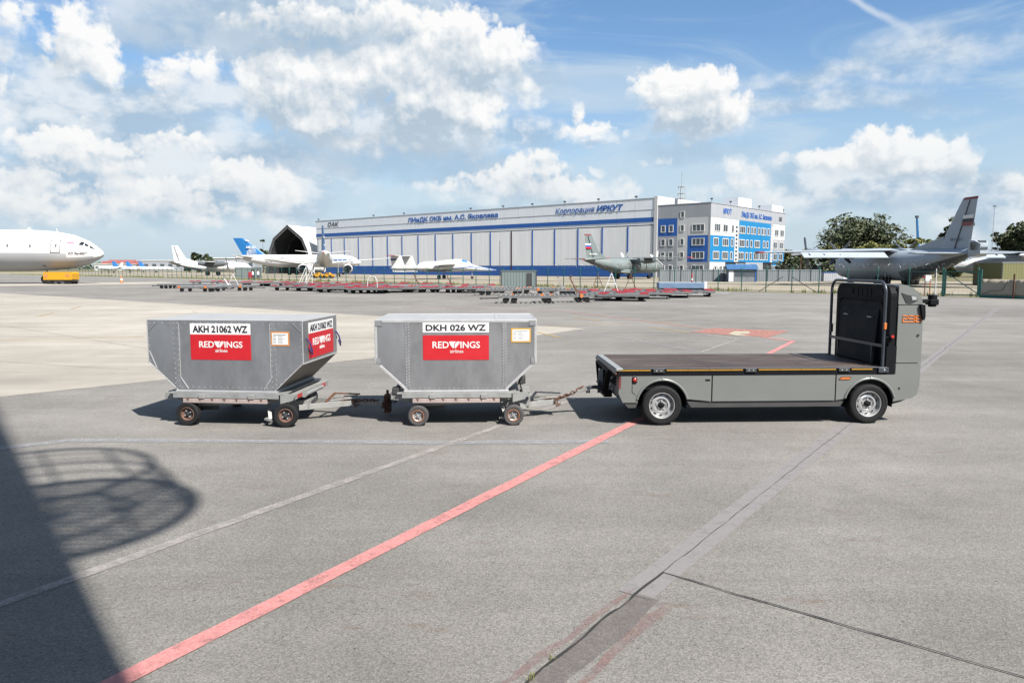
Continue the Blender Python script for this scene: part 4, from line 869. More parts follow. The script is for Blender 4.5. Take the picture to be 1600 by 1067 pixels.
    mb = MB(); mb.box(4.815, 4.95, .03, .17, 1.83, 1.915); mb.cyl((4.888, .1, 1.91), (4.888, .1, 1.985), .066); mb.cyl((4.888, .1, 1.80), (4.888, .1, 1.84), .06); mb.build('camera_head', BLACK, ca, bevel=.008)
    # black back of the nose
    yb0, yb1 = .035, 1.74
    mb = MB(); mb.prism([(q[0], q[1]) for q in rrect(yb0, yb1, .80, 2.135, .17, rb=.05)], 'x', 4.20, 4.318); bp = mb.build('back_panel', BLACK, t, bevel=.02)
    mb = MB(); p = rrect(yb0 + .13, yb1 - .13, .92, 1.90, .12); mb.tube([(4.197, a, b) for a, b in p], .018, 8, closed=True)
    mb.prism(rrect(yb0 + .17, yb1 - .17, .93, 1.86, .1), 'x', 4.175, 4.2005)
    mb.prism([(4.10, .9), (4.18, .9), (4.18, 1.74), (4.172, 1.76), (4.155, 1.70)], 'y', yb0 + .26, yb1 - .26)
    for y in (.33, 1.27): mb.box(4.188, 4.203, y - .09, y + .09, 1.965, 2.055)
    for y in (.62, .74, .9, 1.02): mb.box(4.192, 4.203, y - .012, y + .012, 1.93, 2.07)
    mb.build('back_relief', BLACKP, bp, bevel=.006)
    mb = MB()
    for y in (.50, 1.26): mb.box(4.12, 4.158, y - .065, y + .065, 1.612, 1.63)
    mb.build('pull_handle', GALV, bp)
    mb = MB(); mb.box(4.16, 4.315, .012, .03, .772, 1.2); mb.build('back_edge', BLACK, bp)
    # guard hoop
    hx, ya, yb_ = 4.115, .035, 1.755; pts = [(hx, ya, .86), (hx, ya, 1.4)] + [(hx, a, b) for a, b in [(ya + .17 - .17 * math.cos(R(10 * i)), 2.015 + .17 * math.sin(R(10 * i))) for i in range(10)]]
    pts += [(hx, b, c) for b, c in [(yb_ - .17 + .17 * math.sin(R(10 * i)), 2.015 + .17 * math.cos(R(10 * i))) for i in range(10)]] + [(hx, yb_, 1.4), (hx, yb_, .86)]
    mb = MB(); mb.tube(pts, .024, 12); hp = mb.build('guard_hoop', DKSTEEL, t)
    mb = MB(); mb.bar((hx, ya + .02, 1.205), (hx, yb_ - .02, 1.195), .03, .045)
    for y in (.36, 1.46): mb.bar((hx, y, .884), (hx, y, 1.18), .025, .025)
    mb.build('cross_bar', DKSTEEL, hp)
    mb = MB(); mb.box(hx - .08, hx + .08, -.014, .07, .80, .875); mb.disc((hx + .01, -.014, .84), .016, 'y', 10, 1); mb.build('hoop_bracket', [DKSTEEL, GALV], hp, bevel=.005)
    mb = MB(); mb.box(hx - .02, hx + .02, 1.70, 1.735, 1.28, 1.42); mb.build('hoop_clamp', DKGREY, hp)
    mb = MB(); mb.box(hx - .018, hx + .022, -.0, .05, 1.46, 1.56); mb.build('hoop_lamp', ORL, hp, bevel=.006)
    mb = MB(); mb.box(hx + .02, hx + .12, .02, .04, 1.325, 1.345); mb.box(4.195, 4.25, .0, .05, 1.30, 1.39); eb = mb.build('emergency_switch', BLACK, t, bevel=.005)
    mb = MB(); mb.cyl((4.222, -.002, 1.352), (4.222, -.03, 1.352), .024); mb.build('stop_button', REDL, eb)
    for x in (RX, FX):
        truck_wheel(t, x, .115, -1); truck_wheel(t, x, 1.73, 1)
build_truck()

# ------------------------------------------------------------------ hangar and office block
HA = Vector((36, 184, 0)); HU = Vector((.760, -.649, 0)); HV = Vector((.649, .760, 0)); HROT = math.atan2(HU.y, HU.x)
def hs(u):                                # along the front, from a sight line (0 at the near corner, negative to the far end)
    k = (u - 800) / F; return (HA.y * k - HA.x) / (HU.x - HU.y * k)
OC = HA + HU * 14.06
def ov(u):                                # along the office's sunlit side, from its corner
    k = (u - 800) / F; return (OC.y * k - OC.x) / (HV.x - HV.y * k)
def fwin(t, x, z, w, h, n, frame=WINF, side=False):
    """window on the front (y=0) or on the sunlit side (x=OX)"""
    OX = 14.06
    mb = MB(); g = MB(); b = .16
    def bx(m, a0, a1, z0, z1, d0, d1):
        if side: m.box(OX + d0, OX + d1, a0, a1, z0, z1)
        else: m.box(a0, a1, -d1, -d0, z0, z1)
    x0, x1, z0, z1 = x - w / 2, x + w / 2, z - h / 2, z + h / 2
    bx(mb, x0, x1, z0, z0 + b, .0, .10); bx(mb, x0, x1, z1 - b, z1, .0, .10); bx(mb, x0, x0 + b, z0 + b, z1 - b, 0, .10); bx(mb, x1 - b, x1, z0 + b, z1 - b, 0, .10)
    for k in range(1, n):
        q = x0 + (x1 - x0) * k / n; bx(mb, q - .05, q + .05, z0 + b, z1 - b, 0, .09)
    f = mb.build('window', frame, t); bx(g, x0 + b, x1 - b, z0 + b, z1 - b, .0, .03); g.build('pane', WING, f)
def build_hangar():
    t = thing('hangar', HA, HROT, 'long grey aircraft hangar with blue stripe and tall folding doors', 'hangar')
    L0 = -143.4; H = 19.4
    mb = MB(); mb.box(L0, -.9, .3, 62, 0, H); mb.build('hangar_body', HGREY, t)
    mb = MB(); n = 26
    for k in range(n):
        a = L0 + (-1.0 - L0) * k / n; b = L0 + (-1.0 - L0) * (k + 1) / n
        mb.box(a + .03, b - .03, -.12, .298, 16.7, H - .1); mb.box(a + .03, b - .03, -.06, .297, 14.8, 16.6); mb.box(a + .03, b - .03, -.02, .296, 13.0, 13.68)
    mb.build('fascia_panel', HGREY, t)
    mb = MB(); mb.box(L0 - .1, 0, -.18, .32, H - .1, H + .15); mb.box(L0, -.9, -.02, .29, 12.75, 12.98, 1); mb.build('roof_edge', [OGREY, DKGREY], t)
    mb = MB(); mb.box(L0, -1.4, -.10, .297, 13.70, 14.78); mb.build('blue_stripe', HBLUE, t)
    mb = MB(); mb.box(L0, -.9, -.06, .28, 0, 2.9); mb.build('blue_base', HBLUE, t)
    us = [500, 520.7, 540.7, 562.5, 584.5, 607.5, 630, 655, 681.7, 708.9, 737.5, 767, 799.5, 832, 866.5, 902.5, 940, 979.5, 1018.5]
    for a, b in zip(us, us[1:]):
        x0, x1 = hs(a), hs(b); mb = MB(); m = 22
        for k in range(m):
            q0 = x0 + .2 + (x1 - x0 - .4) * k / m; q1 = x0 + .2 + (x1 - x0 - .4) * (k + .7) / m
            mb.box(q0, q1, -.05, .29, 2.92, 12.74)
        mb.box(x0 + .2, x1 - .2, .1, .285, 2.92, 12.74); mb.build('door_leaf', HDOOR, t)
    for a in us[1:-1]:
        x = hs(a); mb = MB(); mb.box(x - .17, x + .17, -.14, .27, .02 if a == 799.5 else 2.91, 12.75); mb.build('door_post', DRED if a == 799.5 else HBLUE, t)
    mb = MB(); mb.box(-.9, .0, -.25, 62, 0, H + .5); mb.build('end_wall', OWHITE, t)
    def sign(s, u0, u1, z, h, m, **k):
        x0, x1 = hs(u0), hs(u1); mb = MB(); mb.text(s, Matrix.Translation(((x0 + x1) / 2, -.16, z)) @ Matrix.Rotation(R(90), 4, 'X'), x1 - x0, h, 0, t=.08, **k); mb.build('sign_lettering', m, t)
    sign('ОАК', 516, 533, 17.25, 1.5, DKSTEEL, bold=.02, shear=.2)
    sign('ЛИиДК ОКБ им. А.С. Яковлева', 640, 779, 17.05, 1.45, HBLUE, bold=.025)
    sign('Корпорация', 868, 928, 16.95, 1.5, HBLUE, shear=.25)
    sign('ИРКУТ', 931, 972, 17.0, 1.45, HBLUE, bold=.04, shear=.25)
    # roof furniture
    for u in (500, 585, 632, 735, 785, 830, 880, 932, 990):
        x = hs(u); mb = MB(); mb.cyl((x, .5, H), (x, .5, H + .8), .06, None, 6); mb.box(x - .3, x + .3, .2, .6, H + .6, H + .95); mb.build('floodlight', DKGREY, t)
    mb = MB()
    for sx in (-1, 1):
        for sy in (-1, 1): mb.bar((1.6 + sx * .7, 9 + sy * .7, H - 2), (1.6 + sx * .6, 9 + sy * .6, H + 3.4), .1, .1)
    for z in (H + .4, H + 1.6, H + 3.3): mb.box(.85, 2.35, 8.25, 9.75, z - .05, z + .05)
    mb.cyl((1.6, 9, H + 3), (1.6, 9, H + 7.2), .07, None, 6); mb.build('antenna_mast', GALV, t)
build_hangar()
def build_office():
    t = thing('office_building', HA, HROT, 'white grey and blue five storey office block joined to the hangar end', 'building')
    OX, D, H = 14.06, ov(1222), 17.5
    mb = MB(); mb.box(.02, OX - .02, .02, D - .02, 0, H - .02); mb.build('wall', OGREY, t)
    def panel(name, a0, a1, z0, z1, m, side=False, gap=3.6):
        mb = MB(); n = max(1, round((a1 - a0) / gap))
        for k in range(n):
            p, q = a0 + (a1 - a0) * k / n + .02, a0 + (a1 - a0) * (k + 1) / n - .02
            if side: mb.box(OX - .02, OX, p, q, z0 + .015, z1 - .015)
            else: mb.box(p, q, .0, .02, z0 + .015, z1 - .015)
        mb.build(name, m, t)
    panel('top_panel', .0, OX, 14.3, H, OGREY); panel('blue_panel', .1, 5.35, 10.0, 14.3, HBLUE); panel('grey_panel', .1, 5.35, .0, 10.0, OGREY)
    panel('white_panel', 5.4, 8.15, 0, 14.3, OWHITE); panel('white_panel', 8.2, 13.5, 10.0, 14.3, OWHITE); panel('blue_panel', 8.2, 13.5, 3.7, 10.0, HBLUE); panel('grey_panel', 8.2, 13.5, 0, 3.7, OGREY); panel('grey_panel', 13.52, OX, 0, 14.3, OGREY)
    rows = (2.1, 5.3, 8.5, 11.8)
    for z in rows:
        for x in (1.6, 3.75): fwin(t, x, z, 1.25, 1.75, 1)
        fwin(t, 6.75, z + .05, 1.1, 1.6, 1); fwin(t, 10.95, z, 3.25, 1.75, 3)
    fwin(t, 6.75, 15.1, 1.1, 1.6, 1)
    # sunlit side
    e = {k: ov(1000 + k / 5.333) for k in (590, 770, 800, 808, 1068, 1072, 1086, 1190)}
    y = e
    panel('top_panel', 0, D, 14.2, H, OGREY, True); panel('white_panel', .0, y[800], 10.0, 14.2, OWHITE, True); panel('lit_blue_panel', .0, y[770], 3.7, 10.0, OBLUE_LIT, True)
    panel('grey_panel', 0, y[800], 0, 3.7, OWHITE, True); panel('lit_blue_panel', y[808], y[1068], 3.7, 14.2, OBLUE_LIT, True); panel('grey_panel', y[808], y[1086], 0, 3.7, OGREY, True)
    panel('white_panel', y[1086], D, 10.0, 14.2, OWHITE, True); panel('grey_panel', y[1086], D, 7.0, 10.0, OGREY, True); panel('lit_blue_panel', y[1086], D, 0, 7.0, OBLUE_LIT, True)
    for a, b in ((y[770] + .1, y[800] - .1), (y[1072], y[1086])):
        mb = MB(); mb.box(OX - .015, OX + .06, a, b, 3.8, 13.2); s = mb.build('stair_glazing', OWHITE, t); g = MB()
        for k in range(9): g.box(OX + .061, OX + .08, a + .5, b - .5, 4.1 + k, 4.7 + k)
        g.build('pane', WING, s)
    def W(px, z, wide):
        yy = ov(1100 + px / 8.21); w = {0: 1.3, 1: 2.6, 2: 3.3}[wide] * (1 + yy * .003); fwin(t, yy, z, w, 1.95, wide + 1, side=True)
    for px, wd in ((143, 2), (245, 1), (338, 0), (462, 2), (535, 0), (582, 0), (620, 0), (672, 0), (715, 0), (748, 0), (792, 0), (895, 1), (965, 1)): W(px, 11.9, wd)
    for px, wd in ((128, 1), (250, 2), (333, 0), (460, 2), (527, 0), (578, 0), (652, 2), (740, 0), (783, 0), (882, 1), (960, 1)): W(px, 8.5, wd)
    for px, wd in ((133, 2), (247, 2), (328, 0), (453, 2), (523, 0), (573, 0), (645, 2), (722, 2), (778, 0), (887, 1), (957, 1)): W(px, 5.3, wd)
    for px, wd in ((130, 0), (200, 0), (240, 0), (865, 0), (900, 0), (955, 2)): W(px, 1.9, wd)
    def sign(s, p0, p1, z, h, m, **k):
        y0, y1 = ov(1100 + p0 / 8.21), ov(1100 + p1 / 8.21); mb = MB(); mb.text(s, Matrix.Translation((OX + .04, (y0 + y1) / 2, z)) @ Matrix.Rotation(R(90), 4, 'Z') @ Matrix.Rotation(R(90), 4, 'X'), y1 - y0, h, 0, t=.06, **k); mb.build('sign_lettering', m, t)
    sign('ИРКУТ', 210, 320, 15.3, 1.35, HBLUE, bold=.02, shear=.2); sign('ЛИиДК ОКБ им. А.С. Яковлева', 443, 828, 15.1, 1.35, HBLUE, bold=.02); sign('ОАК', 920, 960, 15.2, 1.2, DKSTEEL, bold=.02, shear=.2)
    for p0, p1 in ((255, 390), (735, 840)):
        y0, y1 = ov(1100 + p0 / 8.21), ov(1100 + p1 / 8.21); mb = MB(); mb.box(OX + .0, OX + 2.6, y0, y1, 3.35, 3.75); mb.bar((OX + 2.4, y0 + .3, 0), (OX + 2.4, y0 + .3, 3.3), .15, .15); mb.bar((OX + 2.4, y1 - .3, 0), (OX + 2.4, y1 - .3, 3.3), .15, .15); mb.build('entrance_canopy', DKSTEEL, t)
        mb = MB(); mb.box(OX + .001, OX + .05, y0 + .8, y1 - .8, .1, 3.0); mb.build('entrance_door', WING, t)
    mb = MB(); mb.box(-.05, OX + .1, -.06, D, H, H + .18); mb.build('parapet', OGREY, t)
    for a, b, h in ((16, 24, 2.4), (38, 46, 1.9)):
        mb = MB(); mb.box(9.6, 13.75, a, b, H + .19, H + h); mb.build('roof_housing', HGREY, t)
    for yy in (1.5, 12, 30, 47):
        mb = MB(); mb.cyl((OX - .6, yy, H), (OX - .6, yy, H + 1.0), .05, None, 6); mb.box(OX - .8, OX - .4, yy - .25, yy + .25, H + .9, H + 1.2); mb.build('roof_lamp', DKGREY, t)
build_office()

def build_tent():
    # angular fabric hangar with open lattice front
    L_, Rr = ray(414, 410), ray(487, 410); Y = 285
    P0 = Vector((L_.x / L_.y * Y, Y, 0)); w = 21.5; d = Vector((.83, -.30, 0)).normalized(); nrm = Vector((-d.y, d.x, 0))
    t = thing('fabric_hangar', P0, math.atan2(d.y, d.x), 'white fabric tent hangar with open lattice arch front', 'tent hangar')
    prof = [(0, 0), (2.2, 9), (4.2, 13.4), (w / 2, 18.3), (w - 4.2, 13.4), (w - 2.2, 9), (w, 0)]
    ins = [((p[0] - w / 2) * .93 + w / 2, p[1] * .95) for p in prof]; D = 60
    for k in range(6):
        a, b = prof[k], prof[k + 1]; mb = MB(); mb.add([(a[0], .0, a[1]), (b[0], 0, b[1]), (b[0], D, b[1]), (a[0], D, a[1])], [(0, 1, 2, 3)])
        a2, b2 = ins[k], ins[k + 1]; mb.add([(a2[0], .05, a2[1]), (b2[0], .05, b2[1]), (b2[0], D, b2[1]), (a2[0], D, a2[1])], [(3, 2, 1, 0)], 1); mb.add([(a[0], .02, a[1]), (b[0], .02, b[1]), (b2[0], .02, b2[1]), (a2[0], .02, a2[1])], [(0, 1, 2, 3)], 1); mb.build('fabric_panel', [FABRICW, TENTIN], t)
    mb = MB(); mb.add([(p[0], D, p[1]) for p in prof], [tuple(range(7))]); mb.build('back_wall', TENTIN, t)
    for yy in (.0, 10, 20):
        mb = MB()
        for k in range(6):
            a, b, a2, b2 = prof[k], prof[k + 1], ins[k], ins[k + 1]
            mb.bar((a[0], yy, a[1]), (b[0], yy, b[1]), .25, .25, 0, (0, 1, 0)); mb.bar((a2[0], yy + .1, a2[1]), (b2[0], yy + .1, b2[1]), .2, .2, 0, (0, 1, 0))
            m = 4
            for q in range(m):
                f0, f1 = q / m, (q + 1) / m; A_ = (a[0] + (b[0] - a[0]) * f0, yy, a[1] + (b[1] - a[1]) * f0); B_ = (a2[0] + (b2[0] - a2[0]) * f1, yy + .1, a2[1] + (b2[1] - a2[1]) * f1); mb.bar(A_, B_, .12, .12)
        mb.build('lattice_arch', DECKG, t)
    return t
build_tent()

# ------------------------------------------------------------------ aircraft
def fuselage(mb, st, n=28, matfn=None):
    """stations (x, zc, ry, rz) along x"""
    rings = [[(x, ry * math.cos(2 * math.pi * k / n), zc + rz * math.sin(2 * math.pi * k / n)) for k in range(n)] for x, zc, ry, rz in st]
    mb.loft(rings, 0, True, True, True, None, matfn); return mb
def surf(st, x):
    for a, b in zip(st, st[1:]):
        lo, hi = (a, b) if a[0] < b[0] else (b, a)
        if lo[0] <= x <= hi[0]:
            f = (x - lo[0]) / (hi[0] - lo[0]); return [lo[i] + (hi[i] - lo[i]) * f for i in (1, 2, 3)]
    return list(st[0][1:]) if abs(x - st[0][0]) < abs(x - st[-1][0]) else list(st[-1][1:])
def on_skin(st, x, z, side, off=.03):
    zc, ry, rz = surf(st, x); q = max(-.98, min(.98, (z - zc) / rz)); return (x, side * (ry * math.sqrt(1 - q * q) + off), z)
def skin_patch(mb, st, quad, side, off=.03, mi=0, n=4):
    """quad of (x, z) corners laid on the fuselage side"""
    a, b, c, d = [Vector(p) for p in quad]; vs = []
    for i in range(n + 1):
        for j in range(n + 1):
            u, v = i / n, j / n; p = (a * (1 - u) + b * u) * (1 - v) + (d * (1 - u) + c * u) * v; vs.append(on_skin(st, p.x, p.y, side, off))
    mb.add(vs, [(i * (n + 1) + j, (i + 1) * (n + 1) + j, (i + 1) * (n + 1) + j + 1, i * (n + 1) + j + 1) for i in range(n) for j in range(n)], mi)
def skin_text(mb, st, s, x, z, w, h, side, flip=1, off=.05, **k):
    tv, tf = text_mesh(s, k.get('bold', 0), k.get('shear', 0), .0); x0 = min(p[0] for p in tv); x1 = max(p[0] for p in tv); y1 = max(p[1] for p in tv)
    mb.add([on_skin(st, x + flip * ((p[0] - x0) / (x1 - x0) - .5) * w, z + p[1] / y1 * h, side, off) for p in tv], tf)
FOIL = [(0, 0), (.04, .35), (.15, .75), (.35, 1), (.65, .7), (1, .04), (1, -.04), (.65, -.35), (.35, -.6), (.15, -.5), (.04, -.25)]
def wing(root, tip, thick=.12, vert=False, mid=None):
    """root / tip: (x leading edge, y, z, chord); x is forward, so the chord runs to -x"""
    mb = MB(); rings = []
    for x, y, z, c in ([root] + ([mid] if mid else []) + [tip]):
        rings.append([(x - p[0] * c, y + p[1] * c * thick / 2, z) if vert else (x - p[0] * c, y, z + p[1] * c * thick / 2) for p in FOIL])
    mb.loft(rings, 0, True, True); return mb
def propeller(parent, x, y, z, r, blades, m, hub=.3, ph=.4, tipm=None):
    mb = MB(); mb.lathe([(.001, .7), (hub * .7, .45), (hub, 0), (hub, -.4)], Matrix.Translation((x, y, z)) @ Matrix.Rotation(R(90), 4, 'Y'), 14)
    p = mb.build('propeller', m, parent)
    for k in range(blades):
        a = ph + 2 * math.pi * k / blades; T = Matrix.Translation((x, y, z)) @ Matrix.Rotation(a, 4, 'X') @ Matrix.Rotation(R(40), 4, 'Z')
        mb = MB(); mb.loft([[(-.04, -w, h), (.04, -w, h), (.04 + .02, w, h), (-.04 + .02, w, h)] for w, h in ((.10, hub * .8), (.20, r * .35), (.24, r * .7), (.19, r * .93), (.10, r))], 0, False, True, True, T); mb.build('blade', tipm or m, p)
def gear(parent, x, y, ztop, r, w=.35, pair=True):
    mb = MB(); mb.cyl((x, y, r), (x, y, ztop), .12, None, 8); g = mb.build('landing_gear', GALV, parent)
    for s in ((-1, 1) if pair else (0,)):
        mb = MB(); mb.lathe([(r * .4, -w / 2), (r * .95, -w / 2), (r, -w * .3), (r, w * .3), (r * .95, w / 2), (r * .4, w / 2), (.01, w * .3)], Matrix.Translation((x, y + s * (w * .75), r)) @ Matrix.Rotation(R(90), 4, 'X'), 18); mb.build('tyre', RUBBER, g)
def flag(mb, x0, x1, z0, h, y, slope=0.0, mi=(0, 1, 2)):
    for k in range(3):
        za, zb = z0 + h * k / 3, z0 + h * (k + 1) / 3; mb.add([(x0 + slope * za, y, za), (x1 + slope * za, y, za), (x1 + slope * zb, y, zb), (x0 + slope * zb, y, zb)], [(0, 1, 2, 3)], mi[k])

def build_il():
    t = thing('airliner', (-60.6, 110, 0), R(0), 'big white airliner with grey belly, only its nose in view at the left edge', 'airliner')
    st = [(0, 4.38, .05, .05), (-.25, 4.38, .52, .48), (-1.0, 4.45, 1.12, 1.02), (-2.2, 4.58, 1.75, 1.72), (-4.2, 4.74, 2.42, 2.42), (-7, 4.85, 2.85, 2.85), (-11, 4.9, 3.04, 3.04), (-17, 4.9, 3.05, 3.05), (-42, 4.9, 3.05, 3.05), (-50, 5.5, 2.2, 2.35), (-58, 6.3, .5, .6)]
    n = 48
    def mf(i, j):
        a = 2 * math.pi * (j + .5) / n; return 1 if math.sin(a) < (-.15 if i > 3 else -.62 if i < 2 else -.35) else 0
    mb = MB(); fuselage(mb, st, n, mf); fu = mb.build('fuselage', [WHITE, ILG], t)
    mb = MB(); s = -1
    for q in ([(-2.75, 5.65), (-2.15, 5.6), (-2.2, 6.05), (-2.6, 6.2)], [(-2.05, 5.55), (-1.45, 5.38), (-1.75, 5.72), (-2.1, 6.0)], [(-1.38, 5.3), (-.95, 5.12), (-1.1, 5.3), (-1.6, 5.68)]): skin_patch(mb, st, q, s, .03)
    mb.build('cockpit_window', GLASSD, fu)
    mb = MB(); skin_patch(mb, st, [(-1.5, 5.30), (-.85, 5.0), (-.75, 5.05), (-1.4, 5.42)], s, .035); mb.build('glare_panel', BLACK, fu)
    mb = MB(); x0, x1, z0, z1 = -6.25, -4.95, 4.5, 6.35
    for a, b, c, d in ((x0, x1, z0, z0 + .09), (x0, x1, z1 - .09, z1), (x0, x0 + .09, z0, z1), (x1 - .09, x1, z0, z1)): skin_patch(mb, st, [(a, c), (b, c), (b, d), (a, d)], s, .03)
    mb.build('cabin_door', DKGREY, fu)
    mb = MB()
    for x, z in ((-9.0, 5.5), (-12.2, 5.55), (-5.5, 5.55), (-18, 5.55), (-15, 5.55)): skin_patch(mb, st, [(x - .13, z - .2), (x + .13, z - .2), (x + .13, z + .2), (x - .13, z + .2)], s)
    skin_patch(mb, st, [(-8.0, 2.6), (-7.6, 2.5), (-7.5, 2.65), (-7.9, 2.75)], s); mb.build('cabin_window', PLANED, fu)
    mb = MB(); skin_text(mb, st, 'ИЛ 96-400Т', -2.75, 4.28, 2.3, .34, s, bold=.03); mb.build('type_lettering', DRED, fu)
    mb = MB(); skin_text(mb, st, 'ВАСО', -7.7, 6.15, 1.3, .3, s); mb.build('name_lettering', INKG, fu)
    mb = MB()
    for k, z in enumerate((5.9, 6.0, 6.1)): skin_patch(mb, st, [(-4.15, z - .0), (-3.25, z - .05), (-3.25, z + .05), (-4.15, z + .1)], s, .03, k)
    mb.build('flag', [REDV, HBLUE, WHITEV], fu)
    mb = MB(); mb.cyl((-6.6, 0, 7.5), (-6.8, 0, 8.1), .04, None, 6); mb.box(-11, -10.6, -.05, .05, 7.9, 8.2); mb.build('antenna', WHITE, fu)
    gear(t, -8.6, 0, 2.4, .65, .45)
    for sg in (-1, 1):
        w = wing((-24, sg * 2.6, 3.0, 13), (-42, sg * 28, 5.2, 3), .11); w.build('wing', ILG, t)
        w = wing((-50, sg * 1.0, 6.3, 6), (-56, sg * 10, 7.0, 2.5), .1); w.build('stabilizer', WHITE, t)
        for yy, xx in ((9.5, -30), (16.5, -36)):
            mb = MB(); mb.lathe([(.85, 0), (1.15, -.5), (1.2, -2), (.9, -4.2), (.6, -5)], Matrix.Translation((xx, sg * yy, 1.9)) @ Matrix.Rotation(R(90), 4, 'Y'), 20); mb.build('engine', WHITE, t)
        gear(t, -32, sg * 4.5, 3.2, .65, .45)
    wing((-45, 0, 7.0, 10), (-55, 0, 16.5, 4), .1, True).build('tail_fin', WHITE, t)
build_il()

def mc21(t, txt=True):
    """narrow-body jet: x forward, nose at +20"""
    st = [(20.5, 4.0, .05, .05), (20.2, 4.02, .45, .4), (19.4, 4.1, .95, .9), (18.2, 4.3, 1.4, 1.4), (16.4, 4.45, 1.8, 1.85), (14, 4.5, 2.03, 2.05), (-7, 4.5, 2.03, 2.05), (-12, 4.85, 1.75, 1.75), (-17, 5.4, 1.0, 1.1), (-20, 5.75, .45, .55), (-21.2, 5.9, .2, .25)]
    mb = MB(); fuselage(mb, st, 32); fu = mb.build('fuselage', WHITE, t)
    fin = wing((-10.8, 0, 6.25, 8.0), (-18.6, 0, 12.0, 3.4), .145, True).build('tail_fin', CYAN, t)
    for sg in (-1, 1):
        wing((5.5, sg * 1.6, 3.5, 7.2), (-4.0, sg * 17.6, 4.9, 1.6), .11, mid=(.8, sg * 6, 3.9, 4.6)).build('wing', PLANEG if False else WHITE, t)
        wing((-14.5, sg * .8, 5.7, 4.0), (-18.2, sg * 6.4, 6.3, 1.5), .1).build('stabilizer', WHITE, t)
        M = Matrix.Translation((5.6, sg * 5.8, 2.05)) @ Matrix.Rotation(R(90), 4, 'Y'); mb = MB()
        mb.lathe([(1.0, .8), (1.12, .95), (1.25, .5), (1.32, -.8), (1.28, -2.4), (1.05, -3.4), (.98, -3.4)], M, 24, 0); mb.lathe([(1.0, .8), (.95, .3), (.2, .2), (.001, .6)], M, 20, 1); mb.lathe([(.98, -3.4), (.9, -3.0), (.62, -2.9), (.55, -4.2), (.2, -4.6), (.001, -4.9)], M, 20, 1)
        mb.build('engine', [WHITE, PLANED], t); gear(t, -2.2, sg * 3.3, 3.3, .6, .4)
    mb = MB(); mb.cyl((-21.1, 0, 5.9), (-21.4, 0, 5.92), .2, .16, 12); mb.build('exhaust_cap', REDV, fu)
    gear(t, 14.5, 0, 2.8, .42, .3)
    return st, fu, fin
def build_mc21_side():
    t = thing('airliner', (-69.8, 243, 0), R(-3), 'white airliner with lettered blue tail, side-on in front of the tent hangar', 'airliner')
    st, fu, fin = mc21(t)
    s = -1; mb = MB()
    def fx(z): return -10.8 + (z - 6.25) / 5.75 * (-7.8)
    def fc(z): return 8 + (z - 6.25) / 5.75 * (-5)
    mb.text('МС-21', Matrix.Translation((-15.8, -.60, 8.7)) @ Matrix.Rotation(R(90), 4, 'X'), 3.3, .75, 0, .03, .25, .02)
    for r in (.75, 1.15, 1.55, 1.95, 2.35):
        pts = [(-17.5 + 1 + r * math.cos(a), -.62, 6.9 + .2 + r * math.sin(a)) for a in [R(-25 + 9 * q) for q in range(14)]]
        pts = [p for p in pts if p[2] > 6.3 and p[0] < fx(p[2]) - .3]
        if len(pts) > 2: mb.tube(pts, .05, 4)
    mb.tube([(-16.5 + .7 * math.cos(a), -.62, 7.15 + .85 * math.sin(a)) for a in [R(12 * q) for q in range(30)]], .07, 4, closed=True)
    for a in range(5): mb.bar((-16.9 + a * .2, -.62, 6.6), (-16.9 + a * .2, -.62, 7.7), .06, .05)
    mb.prism([(-18.0, 11.35), (-16.9, 11.35), (-16.2, 10.9), (-17.3, 10.95)], 'y', -.45, -.43)
    mb.build('tail_emblem', WHITEV, fin)
    mb = MB()
    for q in range(24): skin_patch(mb, st, [(12 - q * .95 - .12, 4.75), (12 - q * .95 + .12, 4.75), (12 - q * .95 + .12, 5.1), (12 - q * .95 - .12, 5.1)], s, .03, 0, 1)
    mb.build('cabin_window', PLANED, fu)
    mb = MB(); skin_text(mb, st, 'Иркут', -5.0, 5.15, 3.4, .8, s, bold=.02); mb.build('name_lettering', DKSTEEL, fu)
    mb = MB()
    for q in range(3): mb.tube([on_skin(st, -10 + q * 1.4 + .55 * math.cos(a), 4.9 + .55 * math.sin(a), s, .06) for a in [R(30 * w) for w in range(12)]], .06, 4, closed=True)
    mb.build('round_emblem', INKG, fu)
    mb = MB()
    for q in range(5):
        mb.tube([on_skin(st, 10.5 + q * 1.5 + (1 + .12 * q) * math.cos(a), 4.2 + .9 * math.sin(a), s, .07) for a in [R(-20 + 22 * w) for w in range(10)]], .13, 4)
    mb.build('blue_swirl', CYAN, fu)
    mb = MB(); skin_patch(mb, st, [(17.6, 4.95), (18.6, 4.8), (18.4, 5.1), (17.6, 5.35)], s); mb.build('cockpit_window', GLASSD, fu)
build_mc21_side()
def build_mc21_rear():
    t = thing('airliner', (-48.6, 192.4, 0), R(103.3), 'white airliner seen from behind, blue tail fin edge-on before the hangar', 'airliner')
    st, fu, fin = mc21(t)
    mb = MB()
    for z in (7.4, 9.2): mb.prism([(-16 - (z - 6.25) * .9, z), (-16 - (z - 6.25) * .9 - 1.2, z + .1), (-16 - (z - 6.25) * .9 - 1.3, z + .4)], 'y', -.44, .44)
    mb.build('tail_emblem', WHITEV, fin)
build_mc21_rear()

